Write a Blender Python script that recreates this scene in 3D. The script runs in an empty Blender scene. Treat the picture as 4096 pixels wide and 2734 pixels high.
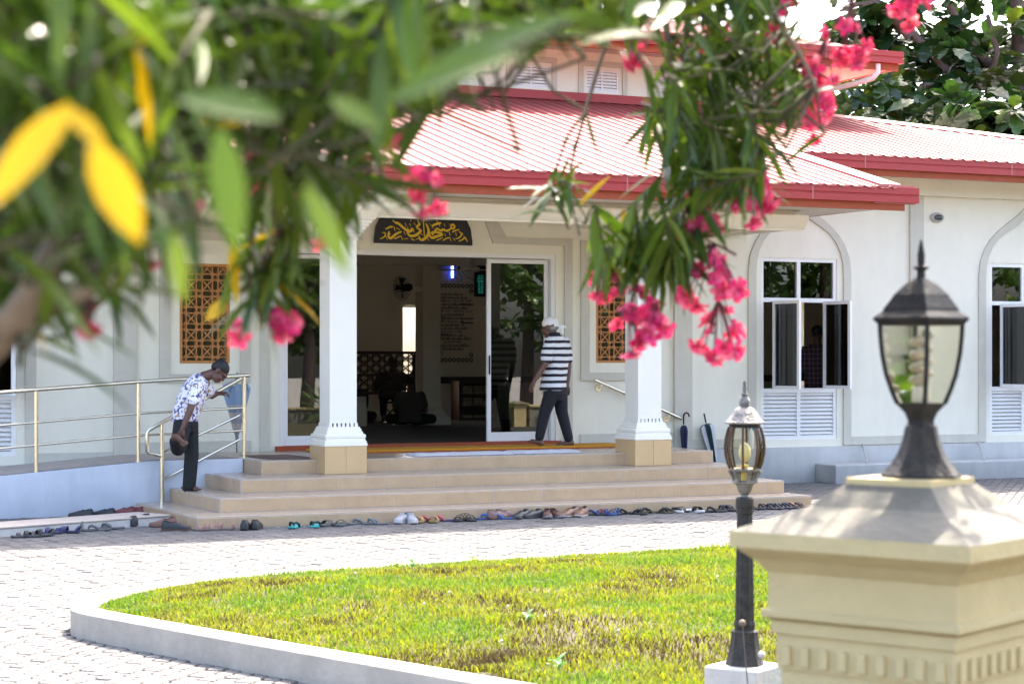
import bpy, bmesh, math, random
import numpy as np
from mathutils import Vector, Matrix, noise
R = random.Random(7)
rad = math.radians
SC = bpy.context.scene
COL = SC.collection

# ------------------------------------------------------------------ camera, sky, sun, exposure
TH = rad(25.8); FPX = 7964.0; CZ = 1.77            # view direction, focal length in photo pixels, eye height
SN, CS = math.sin(TH), math.cos(TH)
cam_d = bpy.data.cameras.new('camera'); cam = bpy.data.objects.new('camera', cam_d); COL.objects.link(cam)
cam.location = (0, 0, CZ); cam.rotation_euler = (rad(90), 0, -TH)
cam_d.sensor_width = 36.0; cam_d.lens = 36.0 * FPX / 4096.0; cam_d.shift_y = 63.0 / 4096.0
cam_d.clip_start = 0.1; cam_d.clip_end = 2000
cam_d.dof.use_dof = True; cam_d.dof.focus_distance = 25.5; cam_d.dof.aperture_fstop = 6.3
SC.camera = cam
KX, KY = 0.48, 0.48                                 # sun offset per metre of height
sun_dir = Vector((KX, KY, 1)).normalized()
elev = math.asin(sun_dir.z); azim = math.atan2(sun_dir.x, sun_dir.y)
W = bpy.data.worlds.new('World'); SC.world = W; W.use_nodes = True
nt = W.node_tree; nt.nodes.clear()
sky = nt.nodes.new('ShaderNodeTexSky'); sky.sky_type = 'NISHITA'; sky.sun_disc = False
sky.sun_elevation = elev; sky.sun_rotation = azim; sky.air_density = .8; sky.dust_density = 4.5; sky.ozone_density = .3
bg = nt.nodes.new('ShaderNodeBackground'); bg.inputs['Strength'].default_value = 0.15
wo = nt.nodes.new('ShaderNodeOutputWorld')
nt.links.new(sky.outputs[0], bg.inputs[0]); nt.links.new(bg.outputs[0], wo.inputs[0])
sd = bpy.data.lights.new('sun', 'SUN'); sd.energy = 2.3; sd.angle = rad(0.53); sd.color = (1.0, 0.90, 0.75)
sun = bpy.data.objects.new('sun', sd); COL.objects.link(sun)
sun.rotation_euler = sun_dir.to_track_quat('Z', 'Y').to_euler(); sun.location = (20, 20, 40)
SC.view_settings.view_transform = 'Standard'; SC.view_settings.look = 'None'
SC.view_settings.exposure = 2.92; SC.view_settings.gamma = 1.0; SC.view_settings.use_curve_mapping = False
SC.cycles.use_denoising = True; SC.cycles.max_bounces = 8; SC.cycles.diffuse_bounces = 4
SC.cycles.transparent_max_bounces = 16; SC.cycles.sample_clamp_indirect = 8.0
SC.cycles.caustics_reflective = False; SC.cycles.caustics_refractive = False

# ------------------------------------------------------------------ helpers
K = 4096 / 2349.0
def at(px, py, d):
    "world point seen at photo pixel (px,py of 4096x2734) at distance d along the view axis"
    u = (px - 2048) / FPX
    return Vector((d * (SN + u * CS), d * (CS - u * SN), CZ + (1430 - py) * d / FPX))
def onY(px, py, Y): return at(px, py, Y / (CS - (px - 2048) / FPX * SN))
def onZ(px, py, Z): return at(px, py, FPX * (CZ - Z) / (py - 1430))
def proj(p):
    D = p[0] * SN + p[1] * CS
    return 2048 + FPX * (p[0] * CS - p[1] * SN) / D, 1430 - (p[2] - CZ) * FPX / D, D
ORG = {}
def tag(o, label=None, cat=None, group=None, kind=None):
    if label: o['label'] = label
    if cat: o['category'] = cat
    if group: o['group'] = group
    if kind: o['kind'] = kind
    return o
def thing(name, label, cat, loc=(0, 0, 0), rotz=0, group=None):
    o = bpy.data.objects.new(name, None); COL.objects.link(o); o.empty_display_size = .2
    o.location = loc; o.rotation_euler = (0, 0, rotz); ORG[o.name] = Vector(loc)
    return tag(o, label, cat, group)
def link(name, me, parent=None, mat=None, loc=None):
    o = bpy.data.objects.new(name, me); COL.objects.link(o)
    if mat is not None and me is not None and not me.materials: me.materials.append(mat)
    if parent is not None:
        o.parent = parent; ORG[o.name] = ORG.get(parent.name, Vector((0, 0, 0)))
    if loc is not None: o.location = loc
    return o
def copy_tree(o, parent=None):
    c = o.copy(); COL.objects.link(c)
    if parent is not None: c.parent = parent
    for ch in list(o.children): copy_tree(ch, c)
    return c
class MB:
    "collects shapes and links them as one mesh object"
    def __init__(s): s.v = []; s.f = []
    def add(s, vs, fs):
        b = len(s.v); s.v += [tuple(v) for v in vs]; s.f += [tuple(b + i for i in f) for f in fs]; return s
    def box(s, x0, x1, y0, y1, z0, z1):
        vs = [(x, y, z) for z in (z0, z1) for y in (y0, y1) for x in (x0, x1)]
        return s.add(vs, [(0, 2, 3, 1), (4, 5, 7, 6), (0, 1, 5, 4), (2, 6, 7, 3), (0, 4, 6, 2), (1, 3, 7, 5)])
    def bbox(s, x0, x1, y0, y1, z0, z1, b=.006):
        "box with chamfered edges"
        vs = []; 
        for sx in (0, 1):
            for sy in (0, 1):
                for sz in (0, 1):
                    X = (x0, x1)[sx]; Y = (y0, y1)[sy]; Z = (z0, z1)[sz]
                    ix = X + (b if sx == 0 else -b); iy = Y + (b if sy == 0 else -b); iz = Z + (b if sz == 0 else -b)
                    vs += [(X, iy, iz), (ix, Y, iz), (ix, iy, Z)]
        i = lambda sx, sy, sz, k: (sx * 4 + sy * 2 + sz) * 3 + k
        fs = []
        for sx in (0, 1): fs.append([i(sx, 0, 0, 0), i(sx, 0, 1, 0), i(sx, 1, 1, 0), i(sx, 1, 0, 0)])
        for sy in (0, 1): fs.append([i(0, sy, 0, 1), i(0, sy, 1, 1), i(1, sy, 1, 1), i(1, sy, 0, 1)])
        for sz in (0, 1): fs.append([i(0, 0, sz, 2), i(0, 1, sz, 2), i(1, 1, sz, 2), i(1, 0, sz, 2)])
        for a in (0, 1):
            for c in (0, 1):
                fs.append([i(a, c, 0, 0), i(a, c, 1, 0), i(a, c, 1, 1), i(a, c, 0, 1)])
                fs.append([i(a, 0, c, 0), i(a, 1, c, 0), i(a, 1, c, 2), i(a, 0, c, 2)])
                fs.append([i(0, a, c, 1), i(1, a, c, 1), i(1, a, c, 2), i(0, a, c, 2)])
        for sx in (0, 1):
            for sy in (0, 1):
                for sz in (0, 1): fs.append([i(sx, sy, sz, 0), i(sx, sy, sz, 1), i(sx, sy, sz, 2)])
        return s.add(vs, fs)
    def prism(s, pts, z0, z1):
        n = len(pts)
        vs = [(p[0], p[1], z0) for p in pts] + [(p[0], p[1], z1) for p in pts]
        return s.add(vs, [tuple(range(n))[::-1], tuple(range(n, 2 * n))] + [(i, (i + 1) % n, n + (i + 1) % n, n + i) for i in range(n)])
    def prismY(s, pts, y0, y1):
        "outline in x,z extruded along y"
        n = len(pts)
        vs = [(p[0], y0, p[1]) for p in pts] + [(p[0], y1, p[1]) for p in pts]
        return s.add(vs, [tuple(range(n)), tuple(range(n, 2 * n))[::-1]] + [(i, n + i, n + (i + 1) % n, (i + 1) % n) for i in range(n)])
    def prismX(s, pts, x0, x1):
        "outline in y,z extruded along x"
        n = len(pts)
        vs = [(x0, p[0], p[1]) for p in pts] + [(x1, p[0], p[1]) for p in pts]
        return s.add(vs, [tuple(range(n)), tuple(range(n, 2 * n))[::-1]] + [(i, n + i, n + (i + 1) % n, (i + 1) % n) for i in range(n)])
    def tube(s, pts, r, n=8, caps=True, flat=1.0):
        pts = [Vector(p) for p in pts]; m = len(pts)
        rs = r if isinstance(r, (list, tuple)) else [r] * m
        vs = []; up = None
        for i in range(m):
            t = (pts[min(i + 1, m - 1)] - pts[max(i - 1, 0)])
            t = t.normalized() if t.length > 1e-9 else Vector((0, 0, 1))
            if up is None:
                up = Vector((0, 0, 1)) if abs(t.z) < .9 else Vector((0, 1, 0))
            a = up - t * up.dot(t)
            a = a.normalized() if a.length > 1e-6 else t.orthogonal().normalized()
            b = t.cross(a); up = a
            for k in range(n):
                w = 2 * math.pi * k / n
                vs.append(pts[i] + a * (math.cos(w) * rs[i] * flat) + b * (math.sin(w) * rs[i]))
        fs = [(i * n + k, i * n + (k + 1) % n, (i + 1) * n + (k + 1) % n, (i + 1) * n + k) for i in range(m - 1) for k in range(n)]
        if caps: fs += [tuple(range(n))[::-1], tuple(range((m - 1) * n, m * n))]
        return s.add(vs, fs)
    def lathe(s, prof, n=16, c=(0, 0, 0), rot=0, sq=False):
        "prof: (radius, z) bottom to top"
        vs = []
        for r, z in prof:
            for k in range(n):
                w = 2 * math.pi * k / n + rot
                vs.append((c[0] + r * math.cos(w), c[1] + r * math.sin(w), c[2] + z))
        m = len(prof)
        fs = [(i * n + k, i * n + (k + 1) % n, (i + 1) * n + (k + 1) % n, (i + 1) * n + k) for i in range(m - 1) for k in range(n)]
        fs += [tuple(range(n))[::-1], tuple(range((m - 1) * n, m * n))]
        return s.add(vs, fs)
    def ball(s, c, r, n=12, m=8):
        r = r if isinstance(r, (list, tuple)) else (r, r, r)
        vs = []; fs = []
        for i in range(1, m):
            t = math.pi * i / m
            for k in range(n):
                w = 2 * math.pi * k / n
                vs.append((c[0] + r[0] * math.sin(t) * math.cos(w), c[1] + r[1] * math.sin(t) * math.sin(w), c[2] + r[2] * math.cos(t)))
        vs += [(c[0], c[1], c[2] + r[2]), (c[0], c[1], c[2] - r[2])]
        T = len(vs) - 2
        for k in range(n):
            fs.append((T, k, (k + 1) % n)); fs.append((T + 1, (m - 2) * n + (k + 1) % n, (m - 2) * n + k))
            for i in range(m - 2): fs.append((i * n + k, (i + 1) * n + k, (i + 1) * n + (k + 1) % n, i * n + (k + 1) % n))
        return s.add(vs, fs)
    def xform(s, M):
        s.v = [tuple(M @ Vector(v)) for v in s.v]; return s
    def mesh(s, name, org=None, smooth=False):
        me = bpy.data.meshes.new(name)
        vs = s.v if org is None else [(v[0] - org[0], v[1] - org[1], v[2] - org[2]) for v in s.v]
        me.from_pydata(vs, [], s.f)
        bm = bmesh.new(); bm.from_mesh(me); bmesh.ops.recalc_face_normals(bm, faces=bm.faces); bm.to_mesh(me); bm.free()
        if smooth:
            me.polygons.foreach_set('use_smooth', [True] * len(me.polygons))
            try: me.set_sharp_from_angle(angle=rad(smooth if smooth is not True else 50))
            except Exception: pass
        return me
    def build(s, name, mat, parent=None, smooth=False, local=False):
        org = None if (local or parent is None) else ORG.get(parent.name)
        return link(name, s.mesh(name, org, smooth), parent, mat)

# ------------------------------------------------------------------ materials
def mat(name, col, rough=.6, noise_amt=.0, noise_scale=8, bump=0., bump_scale=60, spec=.5, metal=0., coat=0., col2=None, emit=None, streak=0.):
    m = bpy.data.materials.new(name); m.use_nodes = True; t = m.node_tree
    p = t.nodes['Principled BSDF']; p.inputs['Roughness'].default_value = rough
    p.inputs['Base Color'].default_value = (*col, 1); p.inputs['Metallic'].default_value = metal
    p.inputs['Specular IOR Level'].default_value = spec; p.inputs['Coat Weight'].default_value = coat
    tc = t.nodes.new('ShaderNodeTexCoord'); geo = None
    if noise_amt > 0:
        n = t.nodes.new('ShaderNodeTexNoise'); n.inputs['Scale'].default_value = noise_scale; n.inputs['Detail'].default_value = 6; n.inputs['Roughness'].default_value = .65
        geo = t.nodes.new('ShaderNodeNewGeometry'); t.links.new(geo.outputs['Position'], n.inputs['Vector'])
        r = t.nodes.new('ShaderNodeValToRGB'); r.color_ramp.elements[0].position = .3; r.color_ramp.elements[1].position = .72
        c2 = col2 or tuple(c * (1 - noise_amt) for c in col)
        r.color_ramp.elements[0].color = (*c2, 1); r.color_ramp.elements[1].color = (*col, 1)
        t.links.new(n.outputs['Fac'], r.inputs[0]); t.links.new(r.outputs[0], p.inputs['Base Color'])
    if bump > 0:
        n2 = t.nodes.new('ShaderNodeTexNoise'); n2.inputs['Scale'].default_value = bump_scale; n2.inputs['Detail'].default_value = 4
        g2 = geo or t.nodes.new('ShaderNodeNewGeometry'); t.links.new(g2.outputs['Position'], n2.inputs['Vector'])
        b = t.nodes.new('ShaderNodeBump'); b.inputs['Strength'].default_value = bump; b.inputs['Distance'].default_value = .01
        t.links.new(n2.outputs['Fac'], b.inputs['Height']); t.links.new(b.outputs[0], p.inputs['Normal'])
    if streak > 0:
        g3 = t.nodes.new('ShaderNodeNewGeometry'); mp = t.nodes.new('ShaderNodeMapping'); mp.inputs['Scale'].default_value = (1.6, 1.6, .3)
        t.links.new(g3.outputs['Position'], mp.inputs[0]); n3 = t.nodes.new('ShaderNodeTexNoise'); n3.inputs['Scale'].default_value = 1.6; n3.inputs['Detail'].default_value = 7; n3.inputs['Roughness'].default_value = .7; t.links.new(mp.outputs[0], n3.inputs['Vector'])
        r3 = t.nodes.new('ShaderNodeMapRange'); r3.inputs[1].default_value = .35; r3.inputs[2].default_value = .62; r3.inputs[3].default_value = 1 - streak; r3.inputs[4].default_value = 1; t.links.new(n3.outputs['Fac'], r3.inputs[0])
        sx = t.nodes.new('ShaderNodeSeparateXYZ'); t.links.new(g3.outputs['Position'], sx.inputs[0]); n4 = t.nodes.new('ShaderNodeTexNoise'); n4.inputs['Scale'].default_value = 3; n4.inputs['Detail'].default_value = 6; t.links.new(g3.outputs['Position'], n4.inputs['Vector'])
        zz = t.nodes.new('ShaderNodeMath'); zz.operation = 'MULTIPLY_ADD'; zz.inputs[1].default_value = -.55; t.links.new(n4.outputs['Fac'], zz.inputs[0]); t.links.new(sx.outputs['Z'], zz.inputs[2])
        r4 = t.nodes.new('ShaderNodeMapRange'); r4.inputs[1].default_value = -.25; r4.inputs[2].default_value = .18; r4.inputs[3].default_value = 1 - streak * 2.2; r4.inputs[4].default_value = 1; t.links.new(zz.outputs[0], r4.inputs[0])
        mm = t.nodes.new('ShaderNodeMath'); mm.operation = 'MULTIPLY'; t.links.new(r3.outputs[0], mm.inputs[0]); t.links.new(r4.outputs[0], mm.inputs[1])
        sc = t.nodes.new('ShaderNodeVectorMath'); sc.operation = 'SCALE'; t.links.new(r.outputs[0], sc.inputs[0]); t.links.new(mm.outputs[0], sc.inputs[3]); t.links.new(sc.outputs[0], p.inputs['Base Color'])
    if emit: p.inputs['Emission Color'].default_value = (*emit[0], 1); p.inputs['Emission Strength'].default_value = emit[1]
    return m
def leafmat(name, cols, rough=.35, trans=.35, spec=.5, island=True):
    m = bpy.data.materials.new(name); m.use_nodes = True; t = m.node_tree; p = t.nodes['Principled BSDF']
    out = t.nodes['Material Output']
    r = t.nodes.new('ShaderNodeValToRGB'); e = r.color_ramp.elements
    e[0].position = 0; e[0].color = (*cols[0], 1); e[1].position = 1; e[1].color = (*cols[-1], 1)
    for i, c in enumerate(cols[1:-1]):
        q = e.new((i + 1) / (len(cols) - 1)); q.color = (*c, 1)
    if island:
        g = t.nodes.new('ShaderNodeNewGeometry'); t.links.new(g.outputs['Random Per Island'], r.inputs[0])
    else:
        g = t.nodes.new('ShaderNodeObjectInfo'); t.links.new(g.outputs['Random'], r.inputs[0])
    t.links.new(r.outputs[0], p.inputs['Base Color']); p.inputs['Roughness'].default_value = rough; p.inputs['Specular IOR Level'].default_value = spec
    tr = t.nodes.new('ShaderNodeBsdfTranslucent')
    hs = t.nodes.new('ShaderNodeMixRGB'); hs.blend_type = 'MULTIPLY'; hs.inputs[0].default_value = 1; hs.inputs[2].default_value = (1.6, 1.7, .7, 1)
    t.links.new(r.outputs[0], hs.inputs[1]); t.links.new(hs.outputs[0], tr.inputs[0])
    mx = t.nodes.new('ShaderNodeMixShader'); mx.inputs[0].default_value = trans
    t.links.new(p.outputs[0], mx.inputs[1]); t.links.new(tr.outputs[0], mx.inputs[2]); t.links.new(mx.outputs[0], out.inputs[0])
    return m
def glassmat(name, tint, refl=1.0, rough=0.0, ior=1.8):
    m = bpy.data.materials.new(name); m.use_nodes = True; t = m.node_tree; t.nodes.remove(t.nodes['Principled BSDF'])
    tr = t.nodes.new('ShaderNodeBsdfTransparent'); tr.inputs[0].default_value = (*tint, 1)
    gl = t.nodes.new('ShaderNodeBsdfGlossy'); gl.inputs['Roughness'].default_value = rough; gl.inputs['Color'].default_value = (refl, refl, refl, 1)
    fr = t.nodes.new('ShaderNodeFresnel'); fr.inputs[0].default_value = ior
    mx = t.nodes.new('ShaderNodeMixShader'); t.links.new(fr.outputs[0], mx.inputs[0]); t.links.new(tr.outputs[0], mx.inputs[1]); t.links.new(gl.outputs[0], mx.inputs[2])
    t.links.new(mx.outputs[0], t.nodes['Material Output'].inputs[0])
    return m
M = {}
M['white'] = mat('white_stucco', (.82, .775, .635), .8, .05, 3, .25, 90, streak=.05)
M['band'] = mat('grey_stucco', (.62, .585, .485), .9, .08, 5, .6, 70, streak=.09)
M['plinth'] = mat('plinth_stucco', (.58, .575, .55), .85, .10, 3, .3, 60, streak=.16)
M['trim'] = mat('white_moulding', (.83, .79, .69), .55, .03, 6)
M['alu'] = mat('white_aluminium', (.78, .77, .75), .35)
M['tile'] = mat('beige_tile', (.50, .35, .21), .35, .22, 5, 0, 1, .5, col2=(.41, .285, .17))
M['tread'] = mat('tread_tile', (.45, .36, .27), .22, .18, 6)
M['grout'] = mat('grout', (.50, .45, .41), .9)
M['pink_grout'] = mat('edge_grout', (.52, .46, .42), .8, .3, 30)
M['red'] = mat('red_gutter', (.36, .028, .026), .5, .12, 2)
M['wood'] = mat('fascia_wood', (.36, .065, .018), .7, .25, 9)
M['roof'] = mat('red_roof_sheet', (.27, .058, .053), .55, .22, 1.1, spec=.3)
M['cap'] = mat('roof_flashing', (.40, .13, .12), .5)
M['soffit'] = mat('soffit', (.70, .62, .55), .8)
M['lattice'] = mat('lattice_wood', (.50, .20, .045), .55, .2, 14)
M['darkwood'] = mat('dark_wood', (.05, .022, .014), .5)
M['inwall'] = mat('interior_wall', (.66, .60, .48), .8, .04, 3)
M['carpet'] = mat('carpet', (.105, .09, .07), .95, .2, 30, .4, 200)
M['steel'] = mat('stainless', (.72, .66, .52), .22, metal=1.0)
M['glass'] = glassmat('door_glass', (.42, .45, .44), .9)
M['wglass'] = glassmat('window_glass', (.40, .44, .45), .9)
M['lampglass'] = glassmat('lamp_glass', (.90, .87, .76), .8, .03, 1.25)
M['black'] = mat('black_iron', (.007, .007, .008), .6, .5, 25, .3, 120, .22, col2=(.03, .028, .025))
M['wblack'] = mat('weathered_iron', (.016, .015, .014), .7, .6, 28, .6, 80, .25, col2=(.05, .045, .038))
M['corrode'] = mat('corroded_aluminium', (.30, .275, .24), .5, .85, 22, .8, 70, metal=.35, col2=(.07, .065, .06))
M['rust'] = mat('rusty_rib', (.10, .045, .02), .7, .5, 30)
M['cream'] = mat('cream_plaster', (.53, .43, .22), .75, .12, 9, .35, 35)
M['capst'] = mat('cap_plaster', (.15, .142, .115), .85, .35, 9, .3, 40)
M['conc'] = mat('concrete', (.50, .48, .44), .9, .25, 9, .5, 40)
M['kerb'] = mat('kerb_paint', (.55, .48, .395), .8, .22, 5, .4, 30, streak=.10)
M['paver'] = mat('paver', (.128, .121, .116), .85, .24, 1.6, .5, 60)
M['sand'] = mat('joint_sand', (.03, .027, .024), .95, .3, 12)
M['ramp'] = mat('ramp_paint', (.62, .65, .71), .8, .06, 3, .25, 50, streak=.12)
M['ramptop'] = mat('ramp_top', (.42, .37, .33), .8, .2, 6)
M['ground'] = mat('ground', (.40, .37, .33), .95, .25, 1.5)
M['soil'] = mat('soil', (.16, .12, .06), .95, .4, 7, .6, 30)
M['twig'] = mat('oleander_twig', (.075, .068, .028), .8, .4, 20)
M['bark'] = mat('bark', (.22, .165, .11), .85, .45, 18, .6, 60)
M['bark2'] = mat('tree_bark', (.16, .115, .10), .9, .4, 4, .6, 20)
M['sign'] = mat('sign_black', (.006, .005, .006), .4)
M['gold'] = mat('gold_paint', (.78, .50, .015), .45)
M['print'] = mat('black_print', (.01, .01, .01), .7)
M['paper'] = mat('poster_sheet', (.60, .54, .43), .7)
M['led'] = mat('led', (.8, .9, 1), .5, emit=((.55, .78, 1.0), 3.2))
M['ledback'] = mat('led_backing', (.03, .05, .5), .5, emit=((.02, .05, .9), .35))
M['digit'] = mat('clock_digit', (.05, .5, .35), .5, emit=((.04, .6, .42), .05))
M['bulb'] = mat('bulb', (.78, .70, .36), .5)
M['socket'] = mat('lamp_socket', (.75, .56, .12), .5)
M['white_p'] = mat('white_plastic', (.75, .74, .70), .5)
def bounds_wall(mb, x0, x1, z0, z1, holes, y0, y1):
    "wall slab with rectangular holes (x0,x1,z0,z1)"
    xs = sorted({x0, x1, *[h[0] for h in holes], *[h[1] for h in holes]})
    for a, b in zip(xs, xs[1:]):
        cuts = sorted([(h[2], h[3]) for h in holes if h[0] <= a + 1e-6 and h[1] >= b - 1e-6])
        z = z0
        for c0, c1 in cuts:
            if c0 > z: mb.box(a, b, y0, y1, z, c0)
            z = max(z, c1)
        if z < z1: mb.box(a, b, y0, y1, z, z1)
# ------------------------------------------------------------------ ground, paving, lawn
MB().box(-150, 150, -120, 200, -.5, -.06).build('ground', M['ground']); tag(bpy.data.objects['ground'], kind='structure')
pav = MB().box(-12, 34, -1, 24.5, -.058, -.012).build('paving', M['sand']); tag(pav, kind='structure')
KERB = [(5.9, 3.6), (5.2, 5.7), (3.69, 10.3), (3.1, 12.2), (3.0, 12.55), (3.02, 12.85), (3.2, 13.2), (3.5, 13.55), (3.95, 13.95), (4.5, 14.22), (5.2, 14.38), (6.5, 14.45), (8.2, 14.6), (10, 14.6), (17, 14.6)]
def smooth_path(p, n=3):
    for _ in range(n):
        q = [p[0]]
        for a, b in zip(p, p[1:]): q += [(a[0] * .75 + b[0] * .25, a[1] * .75 + b[1] * .25), (a[0] * .25 + b[0] * .75, a[1] * .25 + b[1] * .75)]
        p = q + [p[-1]]
    return p
KP = smooth_path(KERB, 2)
def inner(p, w):
    out = []
    for i in range(len(p)):
        a = Vector(p[max(i - 1, 0)]); b = Vector(p[min(i + 1, len(p) - 1)]); t = (b - a).normalized()
        out.append((p[i][0] + t.y * w, p[i][1] - t.x * w))       # lawn lies to the right of the path
    return out
KI = inner(KP, .17)
mb = MB(); n = len(KP)
prof = [(0, -.03, 0), (0, .155, 0), (.08, .17, 0), (.92, .17, 0), (1, .155, 0), (1, .05, 0)]
vs = []
for a, b in zip(KP, KI):
    for t, z, _ in prof: vs.append((a[0] + (b[0] - a[0]) * t, a[1] + (b[1] - a[1]) * t, z))
mb.add(vs, [(i * 6 + k, i * 6 + k + 1, (i + 1) * 6 + k + 1, (i + 1) * 6 + k) for i in range(n - 1) for k in range(5)])
kerb = mb.build('kerb', M['kerb'], smooth=40); tag(kerb, kind='structure')
LAWN = KI + [(17, 3.6)]
def inside(x, y, poly):
    c = False; j = len(poly) - 1
    for i in range(len(poly)):
        if (poly[i][1] > y) != (poly[j][1] > y) and x < (poly[j][0] - poly[i][0]) * (y - poly[i][1]) / (poly[j][1] - poly[i][1]) + poly[i][0]: c = not c
        j = i
    return c
OUT = KP + [(17, 3.6)]
def edge_d(x, y):
    return min((Vector((x, y)) - Vector(q)).length for q in KI)
def lawn_z(x, y, d=None):
    d = edge_d(x, y) if d is None else d
    return .135 + .10 * min(1, d / 1.2) + .03 * noise.noise((x * .9, y * .9, 3)) * min(1, d / .6) + .012 * noise.noise((x * 4, y * 4, 1))
mb = MB(); gx = [2.8 + .2 * i for i in range(72)]; gy = [3.4 + .2 * i for i in range(57)]; idx = {}
def clampin(x, y):
    if inside(x, y, LAWN): return x, y, None
    q = min(KI, key=lambda q: (q[0] - x) ** 2 + (q[1] - y) ** 2); return q[0], q[1], 0.0
for i, x in enumerate(gx):
    for j, y in enumerate(gy):
        X, Y, d = clampin(x, y); idx[i, j] = len(mb.v); mb.v.append((X, Y, lawn_z(X, Y, d)))
for i in range(len(gx) - 1):
    for j in range(len(gy) - 1):
        if any(inside(gx[i + a], gy[j + b], LAWN) for a in (0, 1) for b in (0, 1)): mb.f.append((idx[i, j], idx[i + 1, j], idx[i + 1, j + 1], idx[i, j + 1]))
M['turf'] = mat('turf', (.06, .065, .011), .95, .5, 2.2, .6, 60, col2=(.05, .033, .018))
lawn = mb.build('lawn', M['turf'], smooth=True); tag(lawn, kind='structure')
# grass blades
rg = np.random.default_rng(5)
def dryness(x, y):
    return noise.noise((x * 1.1, y * 1.1, 7)) + .6 * noise.noise((x * 3.1, y * 3.1, 2))
bv = []; bf = []; bm_i = []
NB = 0
kia = np.array(KI)
dryspots = [(onZ(1370 * K, 1435 * K, .22), .55), (onZ(1600 * K, 1480 * K, .22), .45), (onZ(1300 * K, 1455 * K, .22), .35), (onZ(1700 * K, 1450 * K, .25), .3), (onZ(1250 * K, 1355 * K, .25), .16), (onZ(640 * K, 1352 * K, .2), .22), (onZ(480 * K, 1336 * K, .2), .16), (onZ(400 * K, 1350 * K, .2), .14), (onZ(1380 * K, 1345 * K, .25), .2), (onZ(820 * K, 1400 * K, .2), .12)]
while NB < 210000:
    x = 3.0 + 7.8 * rg.random(); y = 6.6 + 8.0 * rg.random()
    D = x * SN + y * CS
    if rg.random() > min(1, (10.5 / D) ** 1.5): continue
    if not inside(x, y, LAWN): continue
    d = float(np.sqrt(((kia - (x, y)) ** 2).sum(1)).min())
    dr = dryness(x, y); bare = 0
    for c, r in dryspots:
        q = math.hypot(x - c.x, (y - c.y) * .6) / r
        if q < 1.3: bare = max(bare, 1.3 - q)
    bare += .35 * max(0, dr - .55)
    if rg.random() < bare * .55: continue
    z = lawn_z(x, y, d)
    tall = .018 + .026 * rg.random() + .03 * max(0, noise.noise((x * 2.3, y * 2.3, 11)))
    if 14.0 < y: tall *= 1.35
    w = .0025 + .0032 * rg.random(); a = rg.random() * 6.283; l = tall * (.25 + .8 * rg.random()); b = a + 1.57 + rg.normal() * .8
    ca, sa = math.cos(a) * w, math.sin(a) * w
    k = len(bv)
    bv += [(x - ca, y - sa, z - .008), (x + ca, y + sa, z - .008), (x + ca * .6 + .4 * l * math.cos(b), y + sa * .6 + .4 * l * math.sin(b), z + tall * .62), (x - ca * .6 + .4 * l * math.cos(b), y - sa * .6 + .4 * l * math.sin(b), z + tall * .62), (x + l * math.cos(b), y + l * math.sin(b), z + tall)]
    bf += [(k, k + 1, k + 2, k + 3), (k + 3, k + 2, k + 4)]
    t = dr + rg.normal() * .28 + bare * .55 + (.22 if d < .55 and y < 12.6 else 0)
    mi = 0 if t < -.02 else (1 if t < .62 else 2)
    bm_i += [mi, mi]; NB += 1
me = bpy.data.meshes.new('grass'); me.from_pydata(bv, [], bf); me.polygons.foreach_set('material_index', bm_i)
grass = link('grass', me); tag(grass, 'sunlit yellow green lawn grass with dry brown patches inside the white kerb', 'grass', kind='stuff')
me.materials.append(leafmat('grass_green', [(.048, .10, .010), (.078, .135, .013), (.11, .155, .015)], .55, .45, .25))
me.materials.append(leafmat('grass_yellow', [(.135, .145, .013), (.175, .17, .019), (.125, .145, .013)], .6, .45, .25))
me.materials.append(leafmat('grass_dry', [(.062, .043, .022), (.038, .024, .014), (.085, .062, .034)], .7, .3, .2))
# pavers laid at 45 degrees, each with stepped long sides
PL, PW, PG = .226, .113, .012
pang = rad(90 - 43); pdx = Vector((math.cos(pang), math.sin(pang))); pdy = Vector((-pdx.y, pdx.x))
def paver_mesh(org=None):
    am = .016
    o = []
    top = [(0, 0), (.25, am), (.5, 0), (.75, am), (1, 0)]
    lo = [(t * (PL - PG), a) for t, a in top]; hi = [(t * (PL - PG), PW - PG + a) for t, a in top][::-1]
    pts = lo + hi; n = len(pts); c = ((PL) / 2, PW / 2 + am / 2)
    ins = [(c[0] + (p[0] - c[0]) * .95, c[1] + (p[1] - c[1]) * .88) for p in pts]
    vs = [(p[0], p[1], -.03) for p in pts] + [(p[0], p[1], -.008) for p in pts] + [(p[0], p[1], 0) for p in ins]
    fs = [tuple(range(2 * n, 3 * n))]
    for L in (0, n): fs += [(L + i, L + (i + 1) % n, L + n + (i + 1) % n, L + n + i) for i in range(n)]
    return vs, fs
pvs, pfs = paver_mesh()
pme = bpy.data.meshes.new('paver'); pme.from_pydata([(x * pdx.x + y * pdy.x, x * pdx.y + y * pdy.y, z) for x, y, z in pvs], [], pfs); pme.materials.append(M['paver'])
cands = []
for r in range(-10, 330):
    for q in range(-190, 190):
        o = pdx * ((q + (.5 if r % 2 else 0)) * PL) + pdy * (r * PW - 9)
        x, y = o
        if y < 5.5 or y > 23.6 or x < -6 or x > 22: continue
        px, py, D = proj((x, y, 0))
        if D < 7.5 or px < -1700 or px > 5400 or py > 3500: continue
        if inside(x, y, OUT): continue
        if 6.1 < x < 13.45 and y > 20.0: continue
        if x < 6.2 and y > 22.2: continue
        vis = 0 < px < 4096 and py < 2734 and not (px > 2900 and py > 2050)
        cands.append(((D if vis else 99), x, y))
cands.sort()
for D, x, y in cands[:300]:
    o = link('paver', pme, pav); o.location = (x, y, R.uniform(-.003, .003)); o.rotation_euler = (R.gauss(0, .006), R.gauss(0, .006), R.gauss(0, .006))
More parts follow.
